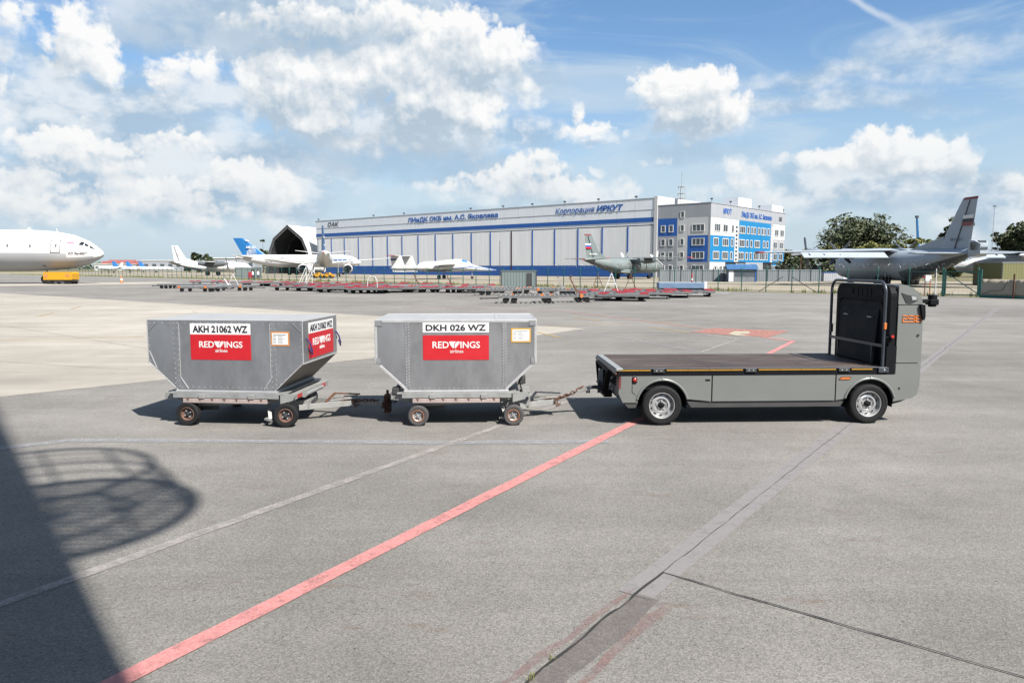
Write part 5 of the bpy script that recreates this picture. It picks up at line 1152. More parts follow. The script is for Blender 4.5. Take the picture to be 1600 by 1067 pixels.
def build_m55():
    t = thing('jet_aircraft', (-14.5, 157, 0), R(-14), 'small white twin-boom jet with high tailplane and blue trim', 'jet aircraft')
    st = [(11.6, 1.85, .04, .04), (11.0, 1.87, .16, .14), (8.5, 2.05, .45, .40), (6, 2.35, .72, .72), (4.2, 2.55, .95, 1.0), (1, 2.6, 1.15, 1.15), (-4, 2.6, 1.2, 1.1), (-5.4, 2.5, .95, .85)]
    mb = MB(); fuselage(mb, st, 26); fu = mb.build('fuselage', WHITE, t)
    cs = [(6.2, 3.05, .1, .1), (5.4, 3.25, .45, .45), (4.2, 3.5, .6, .6), (2.6, 3.55, .62, .6), (-.6, 3.4, .5, .45), (-2, 3.2, .1, .1)]
    def mf(i, j): return 1 if i in (1,) and 1 < j < 11 else 0
    mb = MB(); fuselage(mb, cs, 24, mf); mb.build('canopy', [WHITE, CYAN], fu)
    mb = MB(); skin_patch(mb, st, [(11.3, 1.85), (5.5, 2.55), (5.5, 2.75), (11.3, 1.95)], -1, .02); skin_patch(mb, st, [(5.5, 2.35), (2.0, 2.0), (2.0, 2.15), (5.5, 2.5)], -1, .02); mb.build('blue_trim', HBLUE, fu)
    mb = MB(); skin_patch(mb, st, [(2.0, 1.65), (-4.5, 1.65), (-4.5, 1.95), (2.0, 1.95)], -1, .02); mb.build('dark_belly', PLANED, fu)
    for sg in (-1, 1):
        wing((3.0, sg * 1.0, 3.1, 3.6), (.6, sg * 18.5, 2.7, 1.2), .12).build('wing', WHITE, t)
        bs = [(1.5, 2.3, .1, .1), (.5, 2.3, .42, .45), (-4, 2.35, .5, .5), (-9, 2.3, .34, .36), (-10.8, 2.3, .12, .15)]
        mb = MB(); m2 = MB(); rings = [[(x, sg * 3.2 + ry * math.cos(2 * math.pi * k / 18), zc + rz * math.sin(2 * math.pi * k / 18)) for k in range(18)] for x, zc, ry, rz in bs]; mb.loft(rings); mb.build('tail_boom', WHITE, t)
        f = wing((-7.0, sg * 3.2, 1.45, 3.2), (-8.3, sg * 3.2, 4.8, 2.5), .1, True).build('tail_fin', WHITE, t)
        if sg < 0:
            mb = MB(); flag(mb, -10.6, -9.4, 3.9, .55, sg * 3.2 - .18, 0, (0, 1, 2)); mb.build('flag', [DRED, HBLUE, WHITEV], f)
        gear(t, -.5, sg * 1.6, 2.2, .42, .28, False)
    mb = MB(); mb.lathe([(.62, -5.35), (.55, -6.2), (.45, -6.25), (.40, -5.4)], Matrix.Translation((0, 0, 2.5)) @ Matrix.Rotation(R(90), 4, 'Y'), 18); mb.build('jet_nozzle', PLANED, fu)
    w = MB(); rings = [[(-8.7 - p[0] * 1.9, y, 4.85 + p[1] * .1) for p in FOIL] for y in (-5.2, 5.2)]; w.loft(rings, 0, True, True); tp = w.build('tailplane', WHITE, t)
    w = MB(); w.loft([[(-8.7 - p[0] * 1.9, y, 4.851 + p[1] * .11) for p in FOIL] for y in (-6.2, -5.2)], 0, True, True); w.build('red_tip', REDP, tp)
    gear(t, 6.3, 0, 2.0, .32, .2, False)
build_m55()

def turboprop(t, L, d, tailh, span, eng, paint, dark, zc, rz_k, fin_c, engz, propr, blades, propm, dorsal, bladem=None, cone=None):
    r = d / 2; st = [(L * .5, zc - r * .25, .05, .05), (L * .5 - .5, zc - r * .22, r * .45, r * .42), (L * .5 - 2.0, zc - .02, r * .82, r * .84), (L * .5 - 4.2, zc, r, r), (-L * .12, zc, r, r), (-L * .28, zc + r * .28, r * .82, r * .74), (-L * .42, zc + r * .62, r * .45, r * .38), (-L * .5, zc + r * .78, r * .16, r * .16)]
    n = 32
    def mf(i, j): return 1 if i >= 4 and math.sin(2 * math.pi * (j + .5) / n) < -.45 else 0
    mb = MB(); fuselage(mb, st, n, mf); fu = mb.build('fuselage', [paint, dark], t)
    zf = zc + r * .75; fin = wing((-L * .5 + fin_c * 1.15, 0, zf, fin_c), (-L * .5 + fin_c * .42, 0, tailh, fin_c * .42), .1, True).build('tail_fin', paint, t)
    mb = MB(); x0 = -L * .5 + fin_c * 1.0; mb.prism([(x0 + dorsal, zc + r * .93), (x0 - .6, zc + r * .93), (x0 - .6, zf + (tailh - zf) * .32)], 'y', -.14, .14); mb.build('dorsal_fin', paint, fin)
    mb = MB(); za, zb = zf + .5, tailh - .3
    def hx(z): f = (z - zf) / (tailh - zf); return (-L * .5 + fin_c * 1.15 + f * (fin_c * .42 - fin_c * 1.15)) - (fin_c + f * (fin_c * .42 - fin_c)) * .60
    for sg in (-1, 1): mb.bar((hx(za), sg * .24 * fin_c / 5, za), (hx(zb), sg * .13 * fin_c / 5, zb), .1, .06, 0, (0, 1, 0))
    mb.build('rudder_gap', DKSTEEL, fin)
    mb = MB(); f = (tailh - 1.0 - zf) / (tailh - zf); rings = [[(x - p[0] * c, p[1] * c * .056, z) for p in FOIL] for x, z, c in ((-L * .5 + fin_c * .44, tailh - .25, fin_c * .44), (-L * .5 + fin_c * .40, tailh + .05, fin_c * .41))]; mb.loft(rings); mb.build('fin_cap', paint if paint is WHITE else FLAGRED, fin)
    return st, fu, fin, zf
def build_il112():
    al = 43; ca, sa = math.cos(R(al)), math.sin(R(al))
    tail = Vector(((912 - 800) / F * 146, 146, 0)); L = 26.0; c0 = tail + Vector((ca, sa, 0)) * L / 2
    t = thing('transport_aircraft', c0, R(al), 'grey twin propeller transport seen from behind before the hangar', 'aircraft')
    st, fu, fin, zf = turboprop(t, L, 3.1, 8.9, 26, 1, GREYA, PLANED, 2.75, 1, 5.0, 4, 1.9, 6, WHITE, 1.8)
    mb = MB(); flag(mb, -11.7, -10.1, 6.1, 1.0, -.26, -.18); mb.build('flag', [REDV, HBLUE, WHITEV], fin)
    mb = MB(); mb.text('RF-41400', Matrix.Translation((-10.6, -.3, 4.9)) @ Matrix.Rotation(R(90), 4, 'X'), 2.2, .3, 0, .02); mb.build('tail_lettering', WHITEV, fin)
    mb = MB(); mb.cyl((-L * .5 - .05, 0, zf - .0), (-L * .5 - .5, 0, zf + .02), .16, .05, 10); mb.build('tail_cone', REDP, fu)
    for sg in (-1, 1):
        w = wing((3.4, sg * 1.2, 4.35, 3.4), (2.3, sg * 14.6, 4.35, 1.6), .12).build('wing', GREYA, t)
        mb = MB(); mb.loft([[(2.31 - p[0] * 1.62, y, 4.35 + p[1] * .11) for p in FOIL] for y in (sg * 14.2, sg * 15.0)], 0, True, True); mb.build('red_tip', REDP, w)
        s2 = wing((-10.4, sg * .4, 3.9, 2.6), (-11.6, sg * 5.2, 4.15, 1.3), .1).build('stabilizer', GREYA, t)
        mb = MB(); mb.loft([[(-11.59 - p[0] * 1.32, y, 4.13 + p[1] * .08) for p in FOIL] for y in (sg * 5.0, sg * 5.5)], 0, True, True); mb.build('red_tip', REDP, s2)
        mb = MB(); rr = [(4.9, 3.95, .25, .3), (4.2, 3.95, .5, .6), (1.0, 3.85, .55, .7), (-1.0, 3.95, .35, .4)]
        mb.loft([[(x, sg * 4.2 + ry * math.cos(2 * math.pi * k / 16), zc + rz * math.sin(2 * math.pi * k / 16)) for k in range(16)] for x, zc, ry, rz in rr]); e = mb.build('engine', PLANED, t)
        propeller(e, 5.1, sg * 4.2, 3.95, 1.95, 6, WHITE, .28, .3 + sg * .2)
        gear(t, -.6, sg * 1.7, 1.6, .55, .35)
        mb = MB(); mb.loft([[(x, sg * 1.5 + ry * math.cos(2 * math.pi * k / 14), 1.5 + rz * math.sin(2 * math.pi * k / 14)) for k in range(14)] for x, ry, rz in ((2.2, .1, .1), (1.2, .5, .5), (-2, .5, .5), (-3.4, .1, .1))]); mb.build('gear_fairing', GREYA, fu)
    mb = MB()
    for q in range(6): skin_patch(mb, st, [(6 - q * 1.4 - .15, 3.0), (6 - q * 1.4 + .15, 3.0), (6 - q * 1.4 + .15, 3.35), (6 - q * 1.4 - .15, 3.35)], -1, .03, 0, 1)
    mb.build('cabin_window', PLANED, fu); mb = MB()
    skin_patch(mb, st, [(1.2, 1.7), (-.6, 1.7), (-.6, 3.9), (1.2, 3.9)], -1, .03); mb.build('side_door', PLANED, fu)
    gear(t, 8.2, 0, 1.6, .4, .25)
build_il112()

def build_an12():
    L = 33.0; hd = Vector((-.035, 1, 0)).normalized(); tail = Vector((54.0, 86.5, 0)); c0 = tail + hd * L / 2
    t = thing('transport_aircraft', c0, math.atan2(hd.y, hd.x), 'large blue-grey four propeller transport with tall tail, behind the fence at right', 'aircraft')
    st, fu, fin, zf = turboprop(t, L, 4.1, 10.6, 38, 2, PLANEG, PLANED, 2.65, 1, 6.4, 4, 2.25, 4, DKSTEEL, 7.5)
    mb = MB(); flag(mb, -14.6, -12.7, 7.3, 1.25, .36, -.22, (0, 1, 2)); mb.build('flag', [FLAGRED, INK, WHITEV], fin)
    mb = MB(); mb.text('RF-12043', Matrix.Translation((-13.4, .42, 5.6)) @ Matrix.Rotation(R(180), 4, 'Z') @ Matrix.Rotation(R(90), 4, 'X'), 1.9, .32, 0, .02); mb.build('tail_lettering', PLANED, fin)
    for sg in (-1, 1):
        w = wing((3.6, sg * .6, 4.75, 5.4), (1.6, sg * 19, 4.45, 2.4), .13).build('wing', PLANEG, t)
        mb = MB(); mb.loft([[(1.61 - p[0] * 2.42, y, 4.45 + p[1] * .17) for p in FOIL] for y in (sg * 18.4, sg * 19.4)], 0, True, True); mb.build('red_tip', REDP, w)
        mb = MB(); mb.add([(-1.3, sg * 2.6, 4.6), (-1.15, sg * 14, 4.45), (-2.3, sg * 14, 3.75), (-2.75, sg * 2.6, 3.75)], [(0, 1, 2, 3)]); mb.add([(-1.3, sg * 2.6, 4.53), (-1.15, sg * 14, 4.38), (-2.3, sg * 14, 3.68), (-2.75, sg * 2.6, 3.68)], [(3, 2, 1, 0)]); fl_ = mb.build('flap', PLANEG, w)
        mb = MB()
        for y in (4.5, 6.5, 8.8, 11, 13): mb.bar((-.9, sg * y, 4.35), (-1.9, sg * y, 4.0), .12, .3)
        mb.build('flap_hinge', PLANED, w)
        wing((-11.6, sg * .6, zf - .15, 4.6), (-13.1, sg * 6.1, zf - .1, 2.1), .1).build('stabilizer', PLANEG, t)
        for yy, xx in ((4.9, 6.2), (10.3, 5.4)):
            mb = MB(); rr = [(xx, 4.55, .35, .35), (xx - .8, 4.5, .62, .66), (xx - 3.5, 4.3, .6, .75), (xx - 6.0, 4.4, .25, .3)]
            mb.loft([[(x, sg * yy + ry * math.cos(2 * math.pi * k / 16), zc + rz * math.sin(2 * math.pi * k / 16)) for k in range(16)] for x, zc, ry, rz in rr]); e = mb.build('engine', PLANEG, t)
            propeller(e, xx + .1, sg * yy, 4.55, 2.25, 4, DKSTEEL, .36, .55 + yy)
        gear(t, .5, sg * 2.0, 1.4, .6, .45); gear(t, -1.0, sg * 2.0, 1.4, .6, .45)
    mb = MB(); mb.loft([[(x, sg_, z) for sg_, z in ((-w, z0), (w, z0), (w, z1), (-w, z1))] for x, w, z0, z1 in ((-16.3, .7, 3.6, 5.6), (-17.4, .75, 3.7, 5.5), (-18.1, .45, 4.0, 5.1))], 0, False); gt = mb.build('tail_turret', PLANEG, fu)
    mb = MB(); mb.box(-17.8, -16.8, .72, .79, 4.4, 5.3); mb.box(-17.5, -17.0, -.79, -.72, 4.4, 5.3); mb.prism([(-18.2, 4.5), (-17.42, 4.5), (-17.42, 5.52), (-17.8, 5.5)], 'y', -.4, .4); mb.build('turret_glass', GLASSD, gt)
    gear(t, 12.5, 0, 1.4, .5, .3)
build_an12()

def build_an26():
    t = thing('transport_aircraft', (-90, 222, 0), R(0), 'white propeller transport with bare white tail beside the blue tailed airliner', 'aircraft')
    st, fu, fin, zf = turboprop(t, 23.8, 2.9, 8.9, 29, 1, WHITE, PLANED, 2.55, 1, 4.4, 4, 1.95, 4, PLANED, 3.5)
    for sg in (-1, 1):
        wing((3.2, sg * 1.0, 3.95, 3.5), (1.8, sg * 14.5, 4.1, 1.5), .12).build('wing', WHITE, t)
        wing((-8.8, sg * .4, zf - .2, 3.0), (-10.0, sg * 4.9, zf + .5, 1.4), .1).build('stabilizer', ILG, t)
        mb = MB(); mb.loft([[(x, sg * 3.9 + ry * math.cos(2 * math.pi * k / 16), zc + rz * math.sin(2 * math.pi * k / 16)) for k in range(16)] for x, zc, ry, rz in ((5.8, 3.6, .35, .4), (5, 3.5, .6, .75), (1, 3.3, .65, .9), (-2.6, 3.5, .3, .4))]); e = mb.build('engine', WHITE if sg > 0 else PLANED, t)
        propeller(e, 6.0, sg * 3.9, 3.6, 1.95, 4, PLANED, .3, .4); gear(t, .2, sg * 3.9, 2.6, .6, .4)
    mb = MB(); mb.text('26081', Matrix.Translation((-9.9, -.3, 6.2)) @ Matrix.Rotation(R(90), 4, 'X'), 1.4, .3); mb.build('tail_lettering', INKG, fin)
    gear(t, 9, 0, 1.5, .4, .25)
build_an26()
# row of parked aircraft far off at the left
for i, (u, Y, hd, lab) in enumerate(((172, 330, 160, 'far white airliner parked first beyond the big airliner nose'), (205, 345, 20, 'far white airliner with blue fin, second beyond the nose'), (226, 352, 25, 'far white airliner with blue fin, third beyond the nose'), (245, 360, 30, 'far white airliner with blue fin, closest to the white propeller transport'))):
    r_ = ray(u, 418); t = thing('airliner', (r_.x / r_.y * Y, Y, 0), R(hd), lab, 'airliner', 'far airliners parked in a row')
    st = [(14, 3.2, .1, .1), (12.8, 3.3, .9, .9), (10, 3.5, 1.6, 1.6), (-6, 3.5, 1.6, 1.6), (-13, 4.6, .35, .4)]
    mb = MB(); fuselage(mb, st, 20); mb.build('fuselage', WHITE, t)
    wing((-8.5, 0, 4.6, 5), (-12.2, 0, 9.6 if i else 8.6, 2.4), .1, True).build('tail_fin', CYAN if i else WHITE, t)
    for sg in (-1, 1):
        wing((3, sg * 1.2, 2.8, 5), (-4, sg * 13, 3.6, 1.5), .1).build('wing', WHITE, t); wing((-10, sg * .4, 4.6, 2.6), (-12.4, sg * 4.6, 4.9, 1.2), .1).build('stabilizer', WHITE, t)
        gear(t, -1, sg * 2.4, 2.4, .5, .4)
    gear(t, 9.5, 0, 2.2, .4, .3); t.scale = (.55, .55, .55)
# white aircraft at the right edge, beyond the big transport
def build_right_plane():
    r_ = ray(1592, 418); Y = 104; t = thing('jet_aircraft', (r_.x / r_.y * Y + 3, Y, 0), R(155), 'white aircraft with upswept wing at the right edge, beside the grey transport tail', 'aircraft')
    st = [(10.5, 2.4, .1, .1), (9.8, 2.4, .7, .65), (8, 2.55, 1.2, 1.15), (5, 2.7, 1.45, 1.4), (-6, 2.7, 1.45, 1.4), (-12, 3.6, .4, .4)]
    mb = MB(); fuselage(mb, st, 24); mb.build('fuselage', WHITE, t)
    for sg in (-1, 1):
        wing((3, sg * 1.2, 3.6, 4.0), (-1.5, sg * 13, 6.1, 1.6), .13).build('wing', WHITE, t)
    wing((-7, 0, 4, 5), (-11, 0, 8.5, 2.2), .1, True).build('tail_fin', WHITE, t)
    gear(t, 7.5, 0, 1.8, .4, .3); gear(t, -1, 2, 1.8, .5, .4); gear(t, -1, -2, 1.8, .5, .4)
build_right_plane()

# ------------------------------------------------------------------ fences, sheds and things along the boundary
def bx_at(u, v, Y=None):
    g = G(u, v) if Y is None else Vector((ray(u, 418).x / ray(u, 418).y * Y, Y, 0)); return g
def build_fence():
    fa = math.atan2(FD.y, FD.x)
    t = thing('mesh_fence', FP, fa, 'long green wire mesh fence with forked posts, running from left to right behind the apron', 'fence')
    n = 92; sp = 2.55
    for k in range(n):
        x = -3.2 - k * sp
        if -11.5 < x < -3.0 and False: continue
        mb = MB(); mb.box(x - .035, x + .035, -.035, .035, 0, 2.12); mb.bar((x, 0, 2.1), (x, -.26, 2.42), .04, .04); mb.bar((x, 0, 2.1), (x, .26, 2.42), .04, .04); mb.build('post', TEAL, t)
    x1, x0 = -3.2, -3.2 - (n - 1) * sp
    mb = MB()
    for z in (.18, .72, 2.05): mb.box(x0, x1, -.015, .015, z - .018, z + .018)
    mb.build('rail', TEAL, t)
    mb = MB()
    for k in range(9): z = .25 + k * .22; mb.box(x0, x1, -.003, .003, z - .003, z + .003)
    k = 0
    while x0 + k * .3 < x1: mb.box(x0 + k * .3 - .003, x0 + k * .3 + .003, -.0045, -.0005, .15, 2.05); k += 1
    for yy in (-.25, .25): mb.box(x0, x1, yy - .004, yy + .004, 2.40, 2.408)
    mb.build('wire_mesh', WIRE, t)
    mb = MB(); pts = []; a = 0
    while True:
        x = -3.2 - a * .085 / 1.0
        if x < -48: break
        pts.append((x, .2 * math.cos(a * .9), 2.52 + .2 * math.sin(a * .9))); a += 1
    mb.tube(pts, .008, 3); mb.build('barbed_coil', WIRE, t)
    for u, s in ((1185, 1), (1276, -1)):                         # leaning braces
        k_ = (u - 800) / F; kx = (FP.y * k_ - FP.x) / (FD.x - FD.y * k_); mb = MB(); mb.bar((kx, -.05, .05), (kx + s * 2.4, -.05, 1.5), .05, .05); mb.build('brace', DKGREY, t)
build_fence()
def build_gate():
    a, b = G(1474, 463), G(1531, 464.5); d = (b - a); w = d.length
    t = thing('steel_gate', a, math.atan2(d.y, d.x), 'green steel frame gate with one diagonal brace', 'gate')
    for x in (0, w):
        mb = MB(); mb.box(x - .07, x + .07, -.07, .07, 0, 2.25); mb.build('gate_post', TEAL, t)
    mb = MB(); mb.box(.08, w - .08, -.03, .03, .12, .2); mb.box(.08, w - .08, -.03, .03, 2.0, 2.08); mb.box(.08, .15, -.03, .03, .2, 2.0); mb.box(w - .15, w - .08, -.03, .03, .2, 2.0); mb.bar((.15, 0, 1.95), (w - .15, 0, .25), .05, .06); mb.build('gate_frame', TEAL, t)
    mb = MB()
    for k in range(11): mb.cyl((0, -.075, .2 + k * .19), (0, -.095, .2 + k * .19), .025, None, 6)
    mb.build('hinge_bolts', ALU_L, t)
build_gate()
def build_tarp():
    a, b = G(1533, 465), G(1680, 470); d = (b - a); w = d.length; n = 40
    t = thing('tarp_barrier', a, math.atan2(d.y, d.x), 'beige tarpaulin screen hanging along the fence at the right edge', 'barrier')
    mb = MB(); vs = []
    for i in range(n + 1):
        for j in range(5):
            z = .12 + j * .34 + (.05 * mnoise.noise(Vector((i * .4, j, 0))) if j == 4 else 0); vs.append((w * i / n, -.06 + .10 * mnoise.noise(Vector((i * .5, j * .6, 2))), z))
    mb.add(vs, [(i * 5 + j, (i + 1) * 5 + j, (i + 1) * 5 + j + 1, i * 5 + j + 1) for i in range(n) for j in range(4)], 0, True); s = mb.build('tarpaulin', BEIGET, t); so = s.modifiers.new('thick', 'SOLIDIFY'); so.thickness = .01
    mb = MB(); mb.tube([(w * i / 12, -.12, .10 + .02 * mnoise.noise(Vector((i, 0, 0)))) for i in range(13)], .10, 8); mb.build('rolled_hem', TEAL, t)
    mb = MB(); mb.tube([(w * .02, -.17, .3), (w * .12, -.18, .55), (w * .25, -.18, .62), (w * .3, -.17, 1.3)], .018, 6); mb.build('rope', DKGREY, t)
    for x in (w * .38, w * .8):
        mb = MB(); mb.box(x - .05, x + .05, -.28, -.2, 0, 1.9); mb.build('support_post', RUST, t)
build_tarp()
def build_corrugated():
    x0, x1, Y = bx_at(1030, 0, 127).x, bx_at(1284, 0, 127).x, 127
    t = thing('sheet_fence', (x0, Y, 0), 0, 'grey corrugated sheet fence in front of the office block', 'fence'); w = x1 - x0; n = 15
    for k in range(n):
        mb = MB(); a, b = w * k / n, w * (k + 1) / n; m = 10; pts = []
        for i in range(m + 1): pts.append((a + .06 + (b - a - .12) * i / m, -.04 * (i % 2)))
        mb.add([(p[0], p[1], 0) for p in pts] + [(p[0], p[1], 2.05) for p in pts], [(i, i + 1, m + 2 + i, m + 1 + i) for i in range(m)]); mb.build('sheet_panel', CORR, t)
        mb = MB(); mb.box(a - .06, a + .06, -.06, .06, 0, 2.3); mb.build('post', DKSTEEL, t)
build_corrugated()
def build_kiosk():
    Y = 123; x0, x1 = bx_at(1139, 0, Y).x, bx_at(1180, 0, Y).x; w = x1 - x0
    t = thing('gatehouse', (x0, Y, 0), R(-8), 'small gatehouse with blue gable roof in front of the office block', 'hut')
    mb = MB(); mb.box(0, w, 0, 3.2, 0, 2.1); mb.build('wall', CORR, t)
    mb = MB(); mb.prism([(-.35, 2.1), (3.55, 2.1), (1.6, 2.95)], 'x', -.3, w + .35); mb.build('roof', ROOFBLUE, t)
    mb = MB(); mb.box(.0, .75, -.04, -.002, .05, 1.95); mb.build('door', WHITEV, t)
    mb = MB(); mb.box(.95, w - .2, -.03, -.002, .9, 1.7); mb.build('window', WING, t)
    mb = MB(); mb.box(w - .12, w + .03, -.08, .05, 0, 2.1); mb.box(-.03, .0, -.05, .05, 0, 2.1); mb.build('corner_post', HBLUE, t)
    mb = MB()
    for k in range(3): mb.box(w + .001, w + .03, .4 + k * .95, 1.1 + k * .95, 1.0, 1.8)
    mb.build('side_window', WHITEV, t)
build_kiosk()
def site_box(name, label, cat, u0, u1, v, h, dep, m, Y=None, roofm=None, parts=()):
    g = bx_at(u0, v, Y); Y = g.y; x1 = ray(u1, 418).x / ray(u1, 418).y * Y; w = x1 - g.x
    t = thing(name, (g.x, Y, 0), 0, label, cat)
    mb = MB(); n = max(4, int(w / .35)); pts = []
    for i in range(2 * n + 1): pts.append((w * i / (2 * n), -.03 * (i % 2)))
    mb.prism(pts + [(w, dep), (0, dep)], 'z', .05, h); mb.build('shell', m, t)
    mb = MB(); mb.box(-.06, w + .06, -.08, dep + .06, h, h + .08); mb.build('roof', roofm or m, t)
    mb = MB()
    for x in (0, w): mb.box(x - .06, x + .06, -.07, -.035, 0, h)
    mb.build('corner_post', DKSTEEL, t)
    mb = MB(); mb.box(w * .72, w * .88, -.06, -.032, .1, h * .88); mb.build('door', DKGREY if 'green' in label else WHITEV, t)
    return t
site_box('container_shed', 'grey-green metal container shed standing at the fence near the middle', 'shed', 783, 838, 448.7, 1.95, 2.4, SHED)
site_box('storage_container', 'pale grey storage container right of the gatehouse, with dull blue roof', 'container', 1287, 1330, 440, 1.5, 2.4, OGREY, 128, HBLUE)
site_box('portable_cabin', 'pale green portable cabin behind the fence below the blue tail', 'cabin', 368, 402, 434, 2.3, 2.5, GREYA, 160)
site_box('workshop', 'yellow-green workshop with pale roof behind the fence at far right', 'building', 1566, 1660, 445, 3.0, 6, OLIVE, 96, OGREY)
def build_sign_box():
    g = G(1448, 462.5); t = thing('control_box', g, 0, 'white control box on orange legs beside the truck nose', 'box')
    mb = MB(); mb.box(-.25, .27, -.12, .12, 1.25, 1.75); mb.build('cabinet', OWHITE, t, bevel=.02)
    for x in (-.2, .22):
        mb = MB(); mb.box(x - .03, x + .03, -.03, .03, 0, 1.25); mb.build('leg', RUST if x < 0 else ORTXT, t)
    mb = MB(); mb.cyl((-.3, 0, 1.5), (-.3, 0, 1.7), .07, None, 10); mb.build('warning_lamp', REDL, t)
build_sign_box()
def post_thing(name, label, cat, u, v, h, r, m, Y=None, group=None, cap=None):
    g = bx_at(u, v, Y); t = thing(name, g, 0, label, cat, group); mb = MB(); mb.cyl((0, 0, 0), (0, 0, h), r, r * .8, 10); mb.build('pole', m, t)
    mb = MB(); mb.box(-.12, .12, -.12, .12, 0, .05) if not cap else mb.box(-.22, .22, -.1, .1, h, h + .12); mb.build('base' if not cap else 'lamp_head', cap or m, t); return t
post_thing('lamp_post', 'thin white post beside the white control box', 'post', 1461, 461, 2.3, .05, OWHITE)
post_thing('mast', 'tall thin dark mast in front of the hangar doors near the middle', 'mast', 781, 440, 6.6, .05, DKGREY, 118)
post_thing('lamp_post', 'rusty lamp post among the bushes right of the office block', 'lamp post', 1251, 437, 4.6, .07, RUST, 135, cap=DKGREY)
post_thing('lamp_post', 'pale lamp post among the trees left of the four propeller transport', 'lamp post', 1322, 437, 4.2, .07, OWHITE, 140, cap=DKGREY)
post_thing('mast', 'thin antenna mast behind the transport tail at right', 'mast', 1548, 437, 11.5, .05, GALV, 112, cap=DKGREY)
# dry red and white markers
def cone(u, v, label, h=.75):
    g = G(u, v); t = thing('traffic_cone', g, 0, label, 'cone'); mb = MB(); mb.box(-.2, .2, -.2, .2, 0, .04); mb.build('base', DKGREY, t)
    mb = MB(); k = h / .75; mb.lathe([(.16 * k, .04), (.12 * k, .25 * k)], None, 14, 0); mb.lathe([(.12 * k, .25 * k), (.085 * k, .45 * k)], None, 14, 1); mb.lathe([(.085 * k, .45 * k), (.03, h)], None, 14, 0); mb.build('cone', [ORTXT, WHITEV], t)
cone(190, 442, 'small orange and white cone alone on the pale concrete strip', 1.15)
g = G(1081, 444); t = thing('marker_post', g, 0, 'red marker post standing on the dry ground beyond the fence', 'marker'); mb = MB(); mb.lathe([(.12, 0), (.12, .5), (.09, .9), (.09, 1.5), (.02, 1.6)], None, 12); mb.build('post', REDP, t); mb = MB(); mb.lathe([(.125, .55), (.10, .85)], None, 12); mb.build('band', WHITEV, t)
g = bx_at(390.5, 435, 150); t = thing('fire_point', g, 0, 'red fire equipment stand beside the pale green cabin', 'stand'); mb = MB(); mb.box(-.35, .35, -.2, .2, .3, 1.5); mb.build('cabinet', REDP, t, bevel=.03); mb = MB(); mb.box(-.3, -.22, -.1, .1, 0, .3); mb.box(.22, .3, -.1, .1, 0, .3); mb.build('legs', DKGREY, t)
# two people by the cabin
def person(u, v, Y, label, pose):
    g = bx_at(u, v, Y)
    J = {'p': (0, 0, .95), 'c': (0, 0, 1.30), 'n': (0, -.01, 1.50), 'h': (0, -.02, 1.64), 't': (0, -.01, 1.76)}
    st = .12 * pose
    J.update({'hl': (-.1, 0, .88), 'kl': (-.11, -.05 + st, .48), 'al': (-.11, .02 + st * 1.8, .07), 'fl': (-.11, -.14 + st * 1.8, .04), 'hr': (.1, 0, .88), 'kr': (.11, -.05 - st, .48), 'ar': (.11, .02 - st, .07), 'fr': (.11, -.14 - st, .04),
              'sl': (-.19, 0, 1.42), 'el': (-.25, .02 - st, 1.13), 'wl': (-.25, -.08 - st, .88), 'sr': (.19, 0, 1.42), 'er': (.25, .02 + st, 1.13), 'wr': (.25, -.08 + st, .88)})
    rad = {'p': .15, 'c': .17, 'n': .065, 'h': .105, 't': .07, 'hl': .11, 'hr': .11, 'kl': .07, 'kr': .07, 'al': .05, 'ar': .05, 'fl': .045, 'fr': .045, 'sl': .075, 'sr': .075, 'el': .052, 'er': .052, 'wl': .038, 'wr': .038}
    E_ = [('p', 'c'), ('c', 'n'), ('n', 'h'), ('h', 't'), ('p', 'hl'), ('hl', 'kl'), ('kl', 'al'), ('al', 'fl'), ('p', 'hr'), ('hr', 'kr'), ('kr', 'ar'), ('ar', 'fr'), ('c', 'sl'), ('sl', 'el'), ('el', 'wl'), ('c', 'sr'), ('sr', 'er'), ('er', 'wr')]
    ks = list(J); me = bpy.data.meshes.new('person'); me.from_pydata([J[k] for k in ks], [(ks.index(a), ks.index(b)) for a, b in E_], [])
    o = bpy.data.objects.new('person', me); COL.objects.link(o); o.location = g; o.rotation_euler = (0, 0, R(60))
    sk = o.modifiers.new('skin', 'SKIN'); me.skin_vertices.new() if not me.skin_vertices else None
    for i, k in enumerate(ks): me.skin_vertices[0].data[i].radius = (rad[k], rad[k]); me.skin_vertices[0].data[i].use_root = (k == 'p')
    sb = o.modifiers.new('sub', 'SUBSURF'); sb.levels = 1; sb.render_levels = 1
    m = bpy.data.materials.new('clothes'); m.use_nodes = True; nt = m.node_tree; tc = nt.nodes.new('ShaderNodeTexCoord'); sp = nt.nodes.new('ShaderNodeSeparateXYZ'); cr = nt.nodes.new('ShaderNodeValToRGB'); cr.color_ramp.interpolation = 'CONSTANT'
    mp = nt.nodes.new('ShaderNodeMath'); mp.operation = 'DIVIDE'; mp.inputs[1].default_value = 2.0
    nt.links.new(tc.outputs['Object'], sp.inputs[0]); nt.links.new(sp.outputs[2], mp.inputs[0]); nt.links.new(mp.outputs[0], cr.inputs[0]); nt.links.new(cr.outputs[0], nt.nodes['Principled BSDF'].inputs['Base Color'])
    el = cr.color_ramp.elements; el[0].position = 0; el[0].color = (.02, .02, .03, 1); el[1].position = .46; el[1].color = (.72, .73, .75, 1)
    e = el.new(.745); e.color = (.42, .26, .19, 1); e = el.new(.85); e.color = (.03, .02, .015, 1)
    me.materials.append(m); return tag(o, label, 'person')
person(394.5, 435, 152, 'person in white shirt and dark trousers walking, nearer the red stand', 1)
person(403, 435, 153, 'person in white shirt and dark trousers, farther from the red stand', .6)

